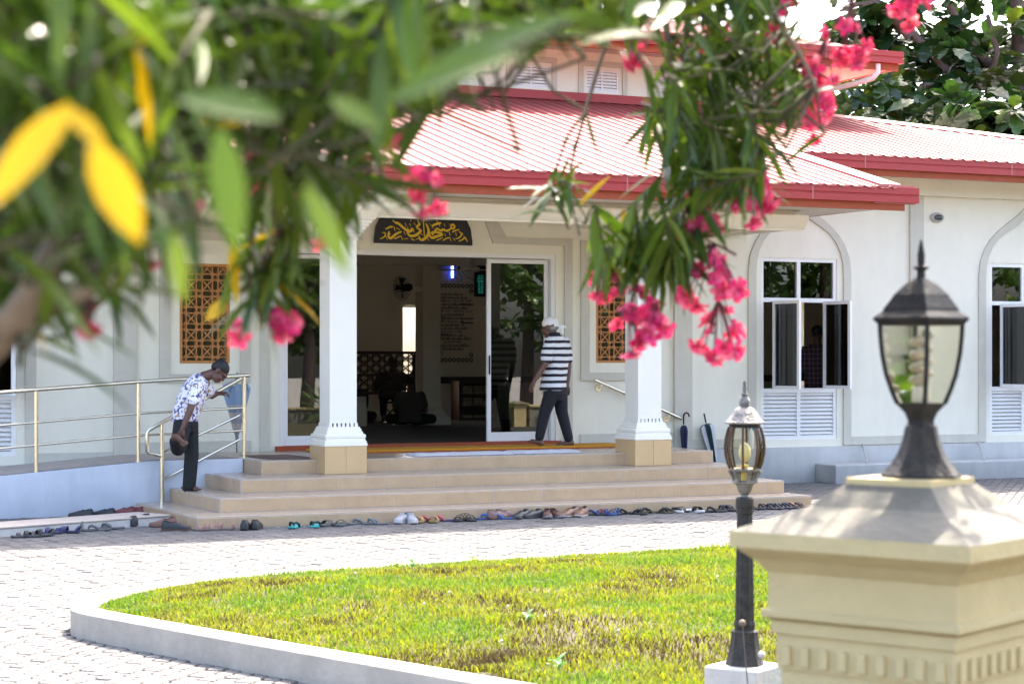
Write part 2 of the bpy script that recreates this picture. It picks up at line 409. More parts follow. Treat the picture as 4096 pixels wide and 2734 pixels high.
mb = MB(); V0 = [v.co.copy() for v in pme.vertices]; F0 = [tuple(p.vertices) for p in pme.polygons]
for D, x, y in cands[300:]:
    dz = R.uniform(-.003, .003); tx, ty = R.gauss(0, .007), R.gauss(0, .007)
    mb.add([(v.x + x, v.y + y, v.z + dz + tx * v.x + ty * v.y) for v in V0], F0)
o = mb.build('pavers', M['paver'], pav); tag(o, kind='stuff')
t = M['paver'].node_tree; p = t.nodes['Principled BSDF']       # tone differs from paver to paver
src = p.inputs['Base Color'].links[0].from_socket; g = t.nodes.new('ShaderNodeNewGeometry'); oi = t.nodes.new('ShaderNodeObjectInfo')
ad = t.nodes.new('ShaderNodeMath'); ad.operation = 'ADD'; fr = t.nodes.new('ShaderNodeMath'); fr.operation = 'FRACT'
t.links.new(g.outputs['Random Per Island'], ad.inputs[0]); t.links.new(oi.outputs['Random'], ad.inputs[1]); t.links.new(ad.outputs[0], fr.inputs[0])
mr = t.nodes.new('ShaderNodeMapRange'); mr.inputs[3].default_value = .80; mr.inputs[4].default_value = 1.08; t.links.new(fr.outputs[0], mr.inputs[0])
mu = t.nodes.new('ShaderNodeVectorMath'); mu.operation = 'SCALE'; t.links.new(src, mu.inputs[0]); t.links.new(mr.outputs[0], mu.inputs[3]); t.links.new(mu.outputs[0], p.inputs['Base Color'])

# ------------------------------------------------------------------ entrance steps
YW = 23.8
st = thing('entrance_steps', 'four wide beige tiled steps rising to the porch floor', 'steps', (10.2, 21, 0))
LEV = [(19.85, 6.0, 13.56, 0, .13), (20.3, 6.39, 13.47, .13, .285), (20.9, 6.81, 13.36, .285, .44), (21.56, 7.27, 13.24, .44, .60)]
BACK = [22.2, 22.2, 22.2, 23.78]
core = MB()
for (yf, xl, xr, z0, z1), yb in zip(LEV, BACK): core.box(xl - .003, xr + .003, yf - .003, yb - .004, max(z0 - .02, -.03), z1 - .003)
core.build('step_core', M['pink_grout'], st)
def tiles(a, b, step, off):
    "cut a..b into tiles"
    xs = [a]; x = a + off
    while x < b - .04:
        if x > a + .04: xs.append(x)
        x += step
    xs.append(b); return list(zip(xs, xs[1:]))
def tile(x0, x1, y0, y1, z0, z1, m, nm, b=.003):
    MB().bbox(x0, x1, y0, y1, z0, z1, b).build(nm, m, st)
PLN = [(7.94, 8.47), (11.985, 12.515)]
for i, (yf, xl, xr, z0, z1) in enumerate(LEV):
    zc = z0 + .004
    for x0, x1 in tiles(xl, xr, .605, [.42, .18, .5, .33][i]):
        if i == 3:
            cuts = []
            for a, b in PLN:
                if x0 < a < x1 or x0 < b < x1 or (x0 >= a and x1 <= b): cuts.append((a, b))
            segs = [(x0, x1)]
            for a, b in cuts:
                segs = [q for s0, s1 in segs for q in ((s0, min(s1, a)), (max(s0, b), s1)) if q[1] - q[0] > .03]
        else: segs = [(x0, x1)]
        for s0, s1 in segs: tile(s0 + .0025, s1 - .0025, yf - .006, yf + .006, zc, z1 - .014, M['tile'], 'riser_tile')
    yn = (LEV[i + 1][0] if i < 3 else 22.2) - .008
    xnl = LEV[i + 1][1] if i < 3 else xl + .6
    for x0, x1 in tiles(xl, xr, .605, [.2, .5, .32, .1][i]):
        tile(x0 + .0025, x1 - .0025, yf - .004, yn, z1 - .01, z1, M['tread'], 'tread_tile')
    if i < 3:
        xnr = LEV[i + 1][2]
        for y0, y1 in tiles(yn + .01, BACK[i], .605, .4):
            tile(xl - .004, xnl - .01, y0 + .0025, y1 - .0025, z1 - .01, z1, M['tread'], 'tread_tile')
            if xnr + .02 < xr: tile(xnr + .01, xr + .004, y0 + .0025, y1 - .0025, z1 - .01, z1, M['tread'], 'tread_tile')
    else:
        for k, (y0, y1) in enumerate(tiles(22.2, 23.78, .53, .53)):
            for x0, x1 in tiles(xl, xr, .605, .1 + .3 * (k % 2)): tile(x0 + .0025, x1 - .0025, y0 + .0025, y1 - .0025, z1 - .01, z1, M['tread'], 'tread_tile')
    for y0, y1 in tiles(yf + .008, BACK[i] if i < 3 else 22.2, .605, .35):
        tile(xl - .006, xl + .006, y0 + .002, y1 - .002, zc, z1 - .014, M['tile'], 'riser_tile')
        tile(xr - .006, xr + .006, y0 + .002, y1 - .002, zc, z1 - .014, M['tile'], 'riser_tile')

# ------------------------------------------------------------------ ramp and slabs
mb = MB()
prof = [(-3, -.05), (7.255, -.05), (7.255, .60), (6.2, .595), (4.0, .43), (-3, -.03)]
mb.prismY(prof, 22.2, 23.77)
ramp = mb.build('ramp', M['ramp']); tag(ramp, kind='structure')
MB().add([(-3, 22.3, -.02), (4.0, 22.3, .436), (6.2, 22.3, .601), (7.25, 22.3, .606), (7.25, 23.7, .606), (6.2, 23.7, .601), (4.0, 23.7, .436), (-3, 23.7, -.02)], [(0, 1, 6, 7), (1, 2, 5, 6), (2, 3, 4, 5)]).build('ramp_surface', M['ramptop'], ramp)
M['slab'] = mat('slab', (.50, .42, .35), .85, .2, 7, .4, 40)
for k, (s0, s1) in enumerate([(-3.2, -.04), (0, 1.12)]):
    t_ = thing('concrete_slab', ['long low tan concrete slab before the ramp, cut by the frame edge', 'short low tan concrete slab butting against the bottom step'][k], 'slab', (4.93, 20.28, 0), rad(22.5))
    MB().bbox(s0, s1, 0, .55, -.02, .082, .008).build('slab_body', M['conc'], t_, local=True)
    MB().bbox(s0 - .006, s1 + .004, -.01, .555, .0825, .10, .004).build('slab_top', M['slab'], t_, local=True)

# ------------------------------------------------------------------ the mosque
bl = thing('mosque_building', 'white stuccoed mosque with red sheet roofs and a pillared porch', 'building', (10.2, 23.8, 0))
WC = [4.335, 16.065, 20.13, 24.2]
holes = [(8.26, 12.16, .60, 3.15), (6.97, 7.61, 1.70, 2.93), (12.77, 13.41, 1.70, 2.93)] + [(c - .655, c + .645, .61, 3.19) for c in WC]
mb = MB(); bounds_wall(mb, -7, 27.4, -.05, 4.45, holes, YW, YW + .25)
mb.box(-7, -6.75, YW + .25, 33.7, -.05, 4.45); mb.box(27.15, 27.4, YW + .25, 33.7, -.05, 4.45)
bounds_wall(mb, -7, 27.4, -.05, 4.45, [(14.03, 14.6, .9, 2.74), (22.45, 22.8, .9, 2.9), (3, 5, .9, 2.9)], 33.7, 33.95)
mb.build('wall', M['white'], bl)
mb = MB(); mb.box(13.26, 27.4, YW - .045, YW - .002, -.05, .50); mb.box(-7, 7.25, YW - .045, YW - .002, -.05, .50); mb.build('plinth', M['plinth'], bl)
mb = MB(); mb.bbox(16.3, 27.4, 23.25, 23.75, -.05, .26, .012); mb.build('ledge', M['plinth'], bl)
for a, b in ((15.2, 27.4), (-7, 5.2)): MB().box(a, b, YW - .10, YW - .002, 4.15, 4.46).build('frieze', M['white'], bl)
# grey stucco bands
def band(x0, x1, z0, z1, nm='band', d=.028): MB().box(x0, x1, YW - d, YW - .0015, z0, z1).build(nm, M['band'], bl)
for a, b in ((13.98, 14.26), (6.14, 6.42)): band(a, b, .51, 4.4, 'pilaster', .045)
for a in (17.98, 2.2, 22.06): band(a, a + .24, .51, 4.145, 'pilaster', .045)
def arch(c, nm='arch_band'):
    ow, iw = .875, .745
    outer = [(ow, .51), (ow, 2.99), (ow * .965, 3.21), (ow * .87, 3.40), (ow * .75, 3.54), (ow * .57, 3.68), (ow * .40, 3.78), (ow * .24, 3.87), (ow * .12, 3.94), (0, 4.04)]
    inn = [(iw, .51), (iw, 2.93), (iw * .985, 3.12), (iw * .93, 3.28), (iw * .82, 3.43), (iw * .68, 3.545), (iw * .49, 3.64), (iw * .30, 3.715), (iw * .13, 3.79), (0, 3.88)]
    for s in (-1, 1):
        pass
    mb = MB(); n = len(outer)
    for s in (-1, 1):
        vs = []
        for (xo, zo), (xi, zi) in zip(outer, inn):
            for y in (YW - .028, YW - .0015): vs += [(c + s * xo, y, zo), (c + s * xi, y, zi)]
        fs = []
        for i in range(n - 1):
            a, b = i * 4, i * 4 + 4
            fs += [(a, a + 1, b + 1, b), (a + 2, a + 3, b + 3, b + 2), (a, a + 2, b + 2, b), (a + 1, a + 3, b + 3, b + 1)]
        mb.add(vs, fs)
    mb.build(nm, M['band'], bl)
for c in WC: arch(c)
for a, b in ((14.262, 15.188), (16.942, 17.978), (18.222, 19.253), (21.007, 22.058), (2.442, 3.458), (5.212, 6.138)): band(a, b, .51, .632, 'sill_band')
# door surround: stepped grey bands with cut corners
for sgn in (1, -1):
    X = lambda x: 10.2 + sgn * (x - 10.2)
    p = [(X(12.28), .60), (X(12.40), .60), (X(12.40), 3.36), (X(11.42), 3.36 + .0), (X(11.26), 3.62), (X(11.08), 3.62), (X(11.22), 3.28), (X(12.28), 3.27)]
    MB().prismY(p, YW - .028, YW - .0015).build('door_band', M['band'], bl)
    x0, x1 = sorted((X(12.53), X(12.66))); band(x0, x1, 1.46, 3.35, 'screen_band')
    x0, x1 = sorted((X(13.56), X(13.69))); band(x0, x1, 1.46, 3.35, 'screen_band')
    x0, x1 = sorted((X(12.662), X(13.558))); band(x0, x1, 1.46, 1.57, 'screen_band'); band(x0, x1, 3.22, 3.35, 'screen_band')
    x0, x1 = sorted((X(12.52), X(13.976))); band(x0, x1, .60, .74, 'base_band', .02)
# entrance doors: white frame, two end panes, two slid back
def aluframe(mb, x0, x1, z0, z1, y0, y1, w, wb=None):
    wb = wb or w
    mb.box(x0, x0 + w, y0, y1, z0, z1); mb.box(x1 - w, x1, y0, y1, z0, z1)
    mb.box(x0 + w, x1 - w, y0, y1, z1 - w, z1); mb.box(x0 + w, x1 - w, y0, y1, z0, z0 + wb)
mb = MB(); aluframe(mb, 8.26, 12.16, .60, 3.15, YW + .02, YW + .16, .06, .05); df = mb.build('door_frame', M['alu'], bl)
MB().box(8.20, 12.22, YW - .06, YW + .16, .601, .66).build('threshold', M['wood'], bl)
for k, (a, b) in enumerate(((8.33, 9.24), (11.19, 12.09))):
    yy = YW + .05 + .05 * k
    mb = MB(); aluframe(mb, a, b, .662, 3.08, yy, yy + .04, .055, .12); d = mb.build('sliding_door', M['alu'], bl)
    MB().box(a + .05, b - .05, yy + .017, yy + .023, .77, 3.03).build('pane', M['glass'], d)
    MB().box(b - .035 if k == 0 else a + .02, b - .02 if k == 0 else a + .035, yy - .02, yy, 1.55, 1.80).build('handle', M['black'], d)
# carved lattice screens
def lattice(x0, x1, z0, z1):
    root = MB(); w = .035
    aluframe(root, x0, x1, z0, z1, YW + .0, YW + .09, w); fr = root.build('lattice_screen', M['lattice'], bl)
    mb = MB(); X0, X1, Z0, Z1 = x0 + w, x1 - w, z0 + w, z1 - w
    P = .205; a = .075; b = P - a; t = .007
    yA, yB = YW + .03, YW + .055
    def bar(p, q, y0=yA, y1=yB, tt=t):
        # clip to the frame
        (xa, za), (xb, zb) = p, q; t0, t1 = 0.0, 1.0; dx, dz = xb - xa, zb - za
        for pp, qq in ((-dx, xa - X0), (dx, X1 - xa), (-dz, za - Z0), (dz, Z1 - za)):
            if abs(pp) < 1e-9:
                if qq < 0: return
            else:
                r = qq / pp
                if pp < 0: t0 = max(t0, r)
                else: t1 = min(t1, r)
        if t0 >= t1 - 1e-4: return
        p = Vector((xa + dx * t0, za + dz * t0)); q = Vector((xa + dx * t1, za + dz * t1)); d = (q - p).normalized(); nn = Vector((-d.y, d.x)) * tt
        mb.prismY([tuple(p + nn), tuple(q + nn), tuple(q - nn), tuple(p - nn)], y0, y1)
    cx = X0 - .5 * a + .02; nx = int((X1 - X0) / P) + 2; nz = int((Z1 - Z0) / P) + 2; cz = Z0 - .03
    for i in range(-1, nx + 1):
        for x in (cx + i * P, cx + i * P + a): bar((x, Z0), (x, Z1))
    for j in range(-1, nz + 1):
        for z in (cz + j * P, cz + j * P + a): bar((X0, z), (X1, z), yA + .002, yB + .002)
    e = yA + .005; f = yB - .004
    for i in range(-1, nx + 1):
        for j in range(-1, nz + 1):
            ox, oz = cx + i * P, cz + j * P
            h = a / 2
            for p, q in (((0, h), (h, 0)), ((h, 0), (a, h)), ((a, h), (h, a)), ((h, a), (0, h))): bar((ox + p[0], oz + p[1]), (ox + q[0], oz + q[1]), e, f, .005)
            bar((ox + a, oz + a), (ox + P, oz + P), e, f); bar((ox + a, oz + P), (ox + P, oz + a), e + .003, f + .003)
            m = a + b / 2
            for p, q in (((a, a + b * .5), (m, a)), ): pass
            # elongated openings with cut corners
            c = .028
            for (p, q) in (((a, c), (a + c, 0)), ((P - c, 0), (P, c)), ((P, a - c), (P - c, a)), ((a + c, a), (a, a - c))): bar((ox + p[0], oz + p[1]), (ox + q[0], oz + q[1]), e, f, .005)
            for (p, q) in (((c, a), (0, a + c)), ((a - c, a), (a, a + c)), ((0, P - c), (c, P)), ((a, P - c), (a - c, P))): bar((ox + p[0], oz + p[1]), (ox + q[0], oz + q[1]), e, f, .005)
    mb.build('lattice', M['lattice'], fr)
lattice(6.97, 7.61, 1.70, 2.93); lattice(12.77, 13.41, 1.70, 2.93)
# arched windows: fixed lights, open casements, louvres
def window(c):
    x0, x1, xm = c - .655, c + .645, c - .005
    mb = MB(); y0, y1 = YW + .015, YW + .085
    aluframe(mb, x0, x1, .61, 3.19, y0, y1, .055); mb.box(xm - .03, xm + .03, y0, y1, .665, 3.135)
    for a, b in ((x0 + .055, xm - .03), (xm + .03, x1 - .055)): mb.box(a, b, y0, y1, 2.56, 2.62); mb.box(a, b, y0, y1, 1.27, 1.335)
    w = mb.build('window', M['alu'], bl)
    for a, b in ((x0 + .05, xm - .025), (xm + .025, x1 - .05)):
        MB().box(a, b, YW + .05, YW + .056, 2.60, 3.15).build('pane', M['wglass'], w)
    for a in (x0 + .21, xm + .42):                                  # casements swung outward
        L = .54; sash = MB(); th = rad(-80)
        s = MB(); aluframe(s, 0, L, 1.33, 2.575, -.02, .02, .045)
        T = Matrix.Translation((a, YW + .0, 0)) @ Matrix.Rotation(th, 4, 'Z')
        so = s.xform(T).build('casement', M['alu'], bl)
        MB().box(.04, L - .04, -.003, .003, 1.37, 2.53).xform(T).build('pane', M['wglass'], so)
        MB().box(L - .035, L - .015, .02, .035, 1.80, 1.92).box(L - .12, L - .02, .035, .05, 1.895, 1.915).xform(T).build('handle', M['alu'], so)
    for a, b in ((x0 + .057, xm - .032), (xm + .032, x1 - .057)):
        z = .675
        while z < 1.24:
            s = MB().add([(a, YW + .02, z), (b, YW + .02, z), (b, YW + .075, z + .055), (a, YW + .075, z + .055), (a, YW + .02, z + .006), (b, YW + .02, z + .006), (b, YW + .075, z + .061), (a, YW + .075, z + .061)], [(0, 1, 2, 3), (4, 7, 6, 5), (0, 4, 5, 1), (1, 5, 6, 2), (2, 6, 7, 3), (3, 7, 4, 0)])
            s.build('louvre_slat', M['alu'], w); z += .056
for c in WC[:3]: window(c)
mb = MB(); mb.box(-6.75, 27.15, YW + .25, 33.7, -.05, .62); mb.build('interior_floor', M['carpet'], bl)
mb = MB(); mb.box(-6.75, 27.15, YW + .252, 33.698, 3.9, 3.95); mb.build('interior_ceiling', M['inwall'], bl)
mb = MB(); bounds_wall(mb, -6.75, 27.14, .622, 3.9, [(14.03, 14.6, .9, 2.74), (22.45, 22.8, .9, 2.9), (3, 5, .9, 2.9)], 33.62, 33.697); mb.build('interior_wall', M['inwall'], bl)
MB().box(8, 13.5, 29.8, 30.1, 3.28, 3.9).build('ceiling_beam', M['inwall'], bl)
mb = MB(); aluframe(mb, 14.03, 14.6, .9, 2.74, 33.72, 33.8, .05); mb.box(14.08, 14.55, 33.72, 33.8, 1.72, 1.78); mb.build('back_window', M['alu'], bl)
MB().box(14.75, 27.1, 33.59, 33.618, 1.30, 1.42).build('wall_rail', M['darkwood'], bl)
# porch pillars
def sq(mb, cx, cy, h0, h1, z0, z1):
    "square frustum"
    mb.add([(cx + sx * h, cy + sy * h, z) for h, z in ((h0, z0), (h1, z1)) for sx, sy in ((-1, -1), (1, -1), (1, 1), (-1, 1))], [(3, 2, 1, 0), (4, 5, 6, 7)] + [(i, (i + 1) % 4, 4 + (i + 1) % 4, 4 + i) for i in range(4)])
for cx in (8.205, 12.25):
    cy = 21.59
    mb = MB(); sq(mb, cx, cy, .165, .165, 1.02, 3.17); p = mb.build('pillar', M['trim'], bl)
    mb = MB(); mb.box(cx - .249, cx + .249, cy - .249, cy + .249, .441, .755); mb.build('pillar_plinth', M['grout'], p)
    for a, b in ((-.255, -.002), (.002, .255)):
        MB().bbox(cx + a, cx + b, cy - .256, cy - .246, .443, .759, .002).build('tile', M['ptile'] if 'ptile' in M else M.setdefault('ptile', mat('pillar_tile', (.60, .41, .21), .3, .08, 4)), p)
        MB().bbox(cx - .256, cx - .246, cy + a + .004, cy + b - .004, .443, .759, .002).build('tile', M['ptile'], p)
        MB().bbox(cx + .246, cx + .256, cy + a + .004, cy + b - .004, .443, .759, .002).build('tile', M['ptile'], p)
    mb = MB()
    prof = [(.262, .76), (.262, .785), (.255, .787), (.255, .815), (.243, .818), (.243, .84), (.238, .845), (.247, .855), (.247, .882), (.238, .893), (.222, .896), (.222, .918), (.21, .922), (.205, .955), (.195, .958), (.195, .978)]
    for (a, z0), (b, z1) in zip(prof, prof[1:]):
        if z1 > z0: sq(mb, cx, cy, a, b, z0, z1)
    for k in range(7):
        o = -.156 + k * .052
        mb.box(cx + o - .016, cx + o + .016, cy - .176, cy - .164, .978, 1.02); mb.box(cx - .176, cx - .164, cy + o - .016, cy + o + .016, .978, 1.02); mb.box(cx + .164, cx + .176, cy + o - .016, cy + o + .016, .978, 1.02)
    mb.build('pillar_base', M['trim'], p)
    mb = MB()
    for k in range(5):
        o = -.15 + k * .075
        mb.box(cx + o - .02, cx + o + .02, cy - .188, cy - .166, 3.12, 3.165); mb.box(cx - .188, cx - .166, cy + o - .02, cy + o + .02, 3.12, 3.165)
    prof = [(.20, 3.165), (.20, 3.20), (.225, 3.205), (.225, 3.235), (.245, 3.24), (.25, 3.275), (.275, 3.28), (.275, 3.31), (.30, 3.315), (.305, 3.35), (.33, 3.355), (.36, 3.43), (.385, 3.50), (.385, 3.56)]
    for (a, z0), (b, z1) in zip(prof, prof[1:]):
        if z1 > z0: sq(mb, cx, cy, a, b, z0, z1)
    mb.build('capital', M['trim'], p)
# entablature
mb = MB(); mb.box(6.02, 14.38, 21.42, 21.78, 3.45, 3.80); mb.build('porch_beam', M['white'], bl)
mb = MB()
cp = [(21.416, 3.39), (21.40, 3.39), (21.40, 3.42), (21.36, 3.425), (21.33, 3.46), (21.29, 3.53), (21.27, 3.57), (21.27, 3.59), (21.416, 3.60)]
mb.prismX(cp, 5.90, 14.50); mb.box(14.383, 14.50, 21.418, 23.0, 3.42, 3.59); mb.box(5.9, 6.017, 21.418, 23.0, 3.42, 3.59); mb.build('cornice', M['trim'], bl)
mb = MB(); mb.box(6.03, 14.37, 21.78, YW - .05, 3.62, 3.66); mb.build('porch_ceiling', M['white'], bl)
for a, b in ((14.2, 14.378), (6.022, 6.2)): MB().box(a, b, 21.782, YW - .05, 3.45, 3.80).build('porch_side_beam', M['white'], bl)
mb = MB(); mb.box(5.22, 15.2, 20.50, 21.418, 3.655, 3.69); mb.box(14.5, 15.2, 21.42, YW, 3.66, 3.69); mb.box(5.22, 5.9, 21.42, YW, 3.66, 3.69)
mb.build('soffit', M['soffit'], bl)
# lower roof: ribbed sheets on one slope
SL = .275
def zr(y): return 3.90 + (y - 20.4) * SL
def y_end(x):
    e = 26.86
    if x > 18.5: e -= (x - 18.5) * .47
    if x < 1.9: e -= (1.9 - x) * .47
    return e
roof = MB().box(5.2, 15.2, 20.52, 23.02, 3.70, 3.72).build('roof', M['cap'], bl)
def sheets(parent, xs, ys, ye, zf, mat_, w=.8, rib=.2):
    x = xs[0]
    while x < xs[1] - .01:
        x1 = min(x + w, xs[1]); pr = []
        c = x
        while c < x1 - .02:
            r1 = min(c + rib, x1)
            pr += [(c, 0), (c + rib * .38, 0), (c + rib * .50, .022), (c + rib * .66, .022), (c + rib * .80, 0)]
            c = r1
        pr.append((x1 + .004, .003)); pr = [q for q in pr if q[0] <= x1 + .005]
        mb = MB(); n = len(pr); vs = []
        for q, h in pr:
            a = ys(q); b = max(a + .01, ye(q))
            for y in (a, b): vs.append((q, y, zf(q, y) + h))
        mb.add(vs, [(2 * i, 2 * i + 2, 2 * i + 3, 2 * i + 1) for i in range(n - 1)])
        vs2 = [(v[0], v[1], v[2] - .012) for v in vs]; k = len(mb.v); mb.add(vs2, [(2 * i, 2 * i + 1, 2 * i + 3, 2 * i + 2) for i in range(n - 1)] + [])
        for i in range(n - 1): mb.f.append((2 * i, k + 2 * i, k + 2 * i + 2, 2 * i + 2))
        mb.build('roof_sheet', mat_, parent); x = x1
z1 = lambda x, y: zr(y)
sheets(roof, (5.2, 15.2), lambda x: 20.37, y_end, z1, M['roof'])
sheets(roof, (15.2, 26.4), lambda x: 22.97, y_end, z1, M['roof'])
sheets(roof, (-5.9, 5.2), lambda x: 22.97, y_end, z1, M['roof'])
sw = MB()
for y in (20.75, 21.9, 23.4, 24.9, 26.2):
    x = 5.3
    while x < 24:
        if y < y_end(x) - .1 and (y > 23.1 or x < 15.0): sw.box(x + .115, x + .13, y - .008, y + .008, zr(y) + .020, zr(y) + .028)
        x += .4
tag(sw.build('roof_screws', M['rust'], roof), kind='stuff')
# dark underlay so no light passes between sheets and ceiling
mb = MB()
for x0, x1, y0 in ((5.2, 15.2, 20.52), (15.2, 18.4, 23.05), (2, 5.2, 23.05)):
    mb.add([(x0, y0, zr(y0) - .03), (x1, y0, zr(y0) - .03), (x1, 26.8, zr(26.8) - .03), (x0, 26.8, zr(26.8) - .03)], [(0, 1, 2, 3)])
for s, xa, xb in ((1, 18.4, 26.3), (-1, 2, -5.9)):
    mb.add([(xa, 23.05, zr(23.05) - .03), (xb, 23.05, zr(23.05) - .03), (xa, 26.8, zr(26.8) - .03)], [(0, 1, 2)])
    xo = xb + s * .2
    mb.add([(xb, 23.0, zr(23.0)), (xa, 26.84, zr(26.84)), (xa, 30, zr(26.84)), (xb, 33.9, zr(23.0))], [(0, 1, 2, 3)])
mb.add([(-5.9, 33.9, 4.6), (26.3, 33.9, 4.6), (18.4, 30, 5.66), (2, 30, 5.66)], [(0, 1, 2, 3)])
mb.build('roof_underlay', M['cap'], roof)
for s in (1, -1):
    X = lambda x: 10.2 + s * (x - 10.2)
    # verge cap of the porch roof and hip cap of the wing
    mb = MB(); a, b = sorted((X(14.98), X(15.29)))
    mb.add([(a, 20.402, zr(20.402) + .045), (b, 20.402, zr(20.402) + .045), (b, 23.0, zr(23.0) + .045), (a, 23.0, zr(23.0) + .045), (a, 20.402, zr(20.402) - .02), (b, 20.402, zr(20.402) - .14), (b, 23.0, zr(23.0) - .14), (a, 23.0, zr(23.0) - .02)], [(0, 1, 2, 3), (4, 7, 6, 5), (0, 4, 5, 1), (1, 5, 6, 2), (3, 2, 6, 7), (0, 3, 7, 4)])
    mb.build('verge_cap', M['cap'], roof)
    a, b = sorted((X(15.20), X(15.26))); mb = MB()
    mb.add([(x, y, z) for x in (a, b) for y, z in ((20.50, 3.66), (23.6, 3.66), (23.6, zr(23.6) - .02), (20.50, zr(20.5) - .02))], [(0, 1, 2, 3), (4, 7, 6, 5), (0, 4, 5, 1), (1, 5, 6, 2), (2, 6, 7, 3), (3, 7, 4, 0)]); mb.build('verge_board', M['red'], roof)
    mb = MB(); a, b = sorted((X(15.26), X(15.5))); mb.box(a, b, 20.40, 20.52, 3.885, 3.90); mb.build('gutter_end', M['red'], roof)
    a, b = sorted((X(14.9), X(15.52))); MB().box(a, b, 20.41, 20.45, 3.70, 3.93).build('verge_end', M['cap'], roof)
    pts = [Vector((X(18.5), 26.86, zr(26.86))), Vector((X(26.4), y_end(26.4) + .0, zr(y_end(26.4))))]
    d = (pts[1] - pts[0]).normalized(); nn = Vector((-d.y, d.x, 0)).normalized() * .10
    up = Vector((0, 0, .06))
    mb = MB(); A, B = pts
    mb.add([A + nn - up * .2, A + up * 1.1, A - nn + up * .2, B + nn - up * .2, B + up * 1.1, B - nn + up * .2, A + nn - up * 1.2, A - nn - up, B + nn - up * 1.2, B - nn - up], [(0, 1, 4, 3), (1, 2, 5, 4), (0, 3, 8, 6), (2, 7, 9, 5)])
    mb.build('hip_cap', M['cap'], roof)
mb = MB(); mb.box(1.9, 18.5, 26.70, 26.79, zr(26.70) + .02, zr(26.8) + .12); mb.build('roof_flashing', M['red'], roof)
def gutter(x0, x1, yf, zt, nm='gutter', par=bl, wl=.18):
    p = [(yf, zt), (yf, zt - .085), (yf + .012, zt - .092), (yf + .012, zt - .105), (yf, zt - .112), (yf, zt - .19), (yf + .11, zt - .19), (yf + .11, zt - .17), (yf + .02, zt - .17), (yf + .02, zt - .01), (yf + .03, zt)]
    g = MB().prismX(p, x0, x1).box(x0, x0 + .008, yf + .02, yf + .11, zt - .17, zt - .005).box(x1 - .008, x1, yf + .02, yf + .11, zt - .17, zt - .005).build(nm, M['red'], par)
    x = x0 + 1.3
    while x < x1: MB().box(x, x + .02, yf - .003, yf + .0, zt - .188, zt - .002).build('gutter_joint', M['cap'], g); x += 2.6
    return g
gutter(4.84, 15.56, 20.38, 3.905); gutter(15.30, 27.0, 22.98, 4.615); gutter(-6.6, 5.1, 22.98, 4.615)
for a, b, y, z in ((5.02, 15.38, 20.44, 3.62), (15.3, 26.9, 23.04, 4.335), (-6.5, 5.1, 23.04, 4.335)):
    MB().box(a, b, y, y + .05, z, z + .19).build('fascia_board', M['wood'], bl)
mb = MB()
for a, b in ((15.3, 26.9), (-6.5, 5.1)): mb.box(a, b, 23.09, YW - .1, 4.43, 4.46)
mb.build('wing_soffit', M['soffit'], bl)
# clerestory and upper roof
vc = [10.2 + k * 1.21 + .66 for k in range(-8, 7)]
mb = MB(); bounds_wall(mb, 1.84, 18.56, 5.2, 6.62, [(c - .29, c + .29, 5.82, 6.16) for c in vc], 26.8, 27.0)
mb.box(1.84, 2.04, 27.0, 32.8, 5.2, 6.62); mb.box(18.36, 18.56, 27.0, 32.8, 5.2, 6.62); mb.box(1.84, 18.56, 32.8, 33.0, 5.2, 6.62)
mb.build('clerestory_wall', M['white'], bl)
for c in vc:
    mb = MB(); aluframe(mb, c - .29, c + .29, 5.82, 6.16, 26.81, 26.87, .03); mb.box(c - .015, c + .015, 26.81, 26.87, 5.85, 6.13); v = mb.build('louvre_vent', M['alu'], bl)
    mb = MB()
    for k in range(6): mb.box(c - .26, c + .26, 26.82, 26.86, 5.855 + k * .047, 5.885 + k * .047)
    mb.box(c - .27, c + .27, 26.875, 26.885, 5.83, 6.15); mb.build('louvre_slats', M['alu'], v)
    mb = MB()
    mb.box(c - .42, c - .34, 26.77, 26.7985, 5.7, 6.29); mb.box(c + .34, c + .42, 26.77, 26.7985, 5.7, 6.29); mb.box(c - .34, c + .34, 26.77, 26.7985, 6.21, 6.29); mb.build('vent_trim', M['band'], v)
EX0, EX1, EY = 1.1, 19.3, 25.9
ur = MB().add([(EX0, EY, 6.58), (EX1, EY, 6.58), (EX1, 34, 6.58), (EX0, 34, 6.58), (EX0 + 4.2, EY + 4.1, 7.6), (EX1 - 4.2, EY + 4.1, 7.6)], [(0, 3, 2, 1), (0, 4, 3), (1, 2, 5), (2, 3, 4, 5)]).build('upper_roof', M['cap'], bl)
sheets(ur, (EX0, EX1), lambda x: EY - .02, lambda x: EY + min(4.1, x - EX0, EX1 - x), lambda x, y: 6.62 + (y - EY) * SL, M['roof'], 1.2)
ug = gutter(EX0 - .1, EX1 + .1, EY - .1, 6.63); 
MB().box(EX0 - .05, EX1 + .05, EY - .02, EY + .03, 6.33, 6.47).build('upper_fascia', M['wood'], bl)
MB().box(EX1 + .0, EX1 + .05, EY + .032, 33.5, 6.35, 6.6).build('upper_fascia', M['red'], bl)
MB().add([(EX0, EY + .03, 6.36), (EX1, EY + .03, 6.36), (EX1, 26.8, 6.42), (EX0, 26.8, 6.42)], [(0, 1, 2, 3)]).add([(18.56, 26.8, 6.42), (EX1, EY + .03, 6.36), (EX1, 33, 6.36), (18.56, 33, 6.42)], [(0, 1, 2, 3)]).build('upper_soffit', M['soffit'], bl)
MB().tube([(18.95, EY - .02, 6.42), (18.95, EY - .02, 6.29), (18.90, EY + .05, 6.20), (18.75, 26.2, 6.14), (18.45, 26.65, 6.05), (18.42, 26.72, 5.75)], .045, 10).build('downpipe', M['white_p'], bl, smooth=True)
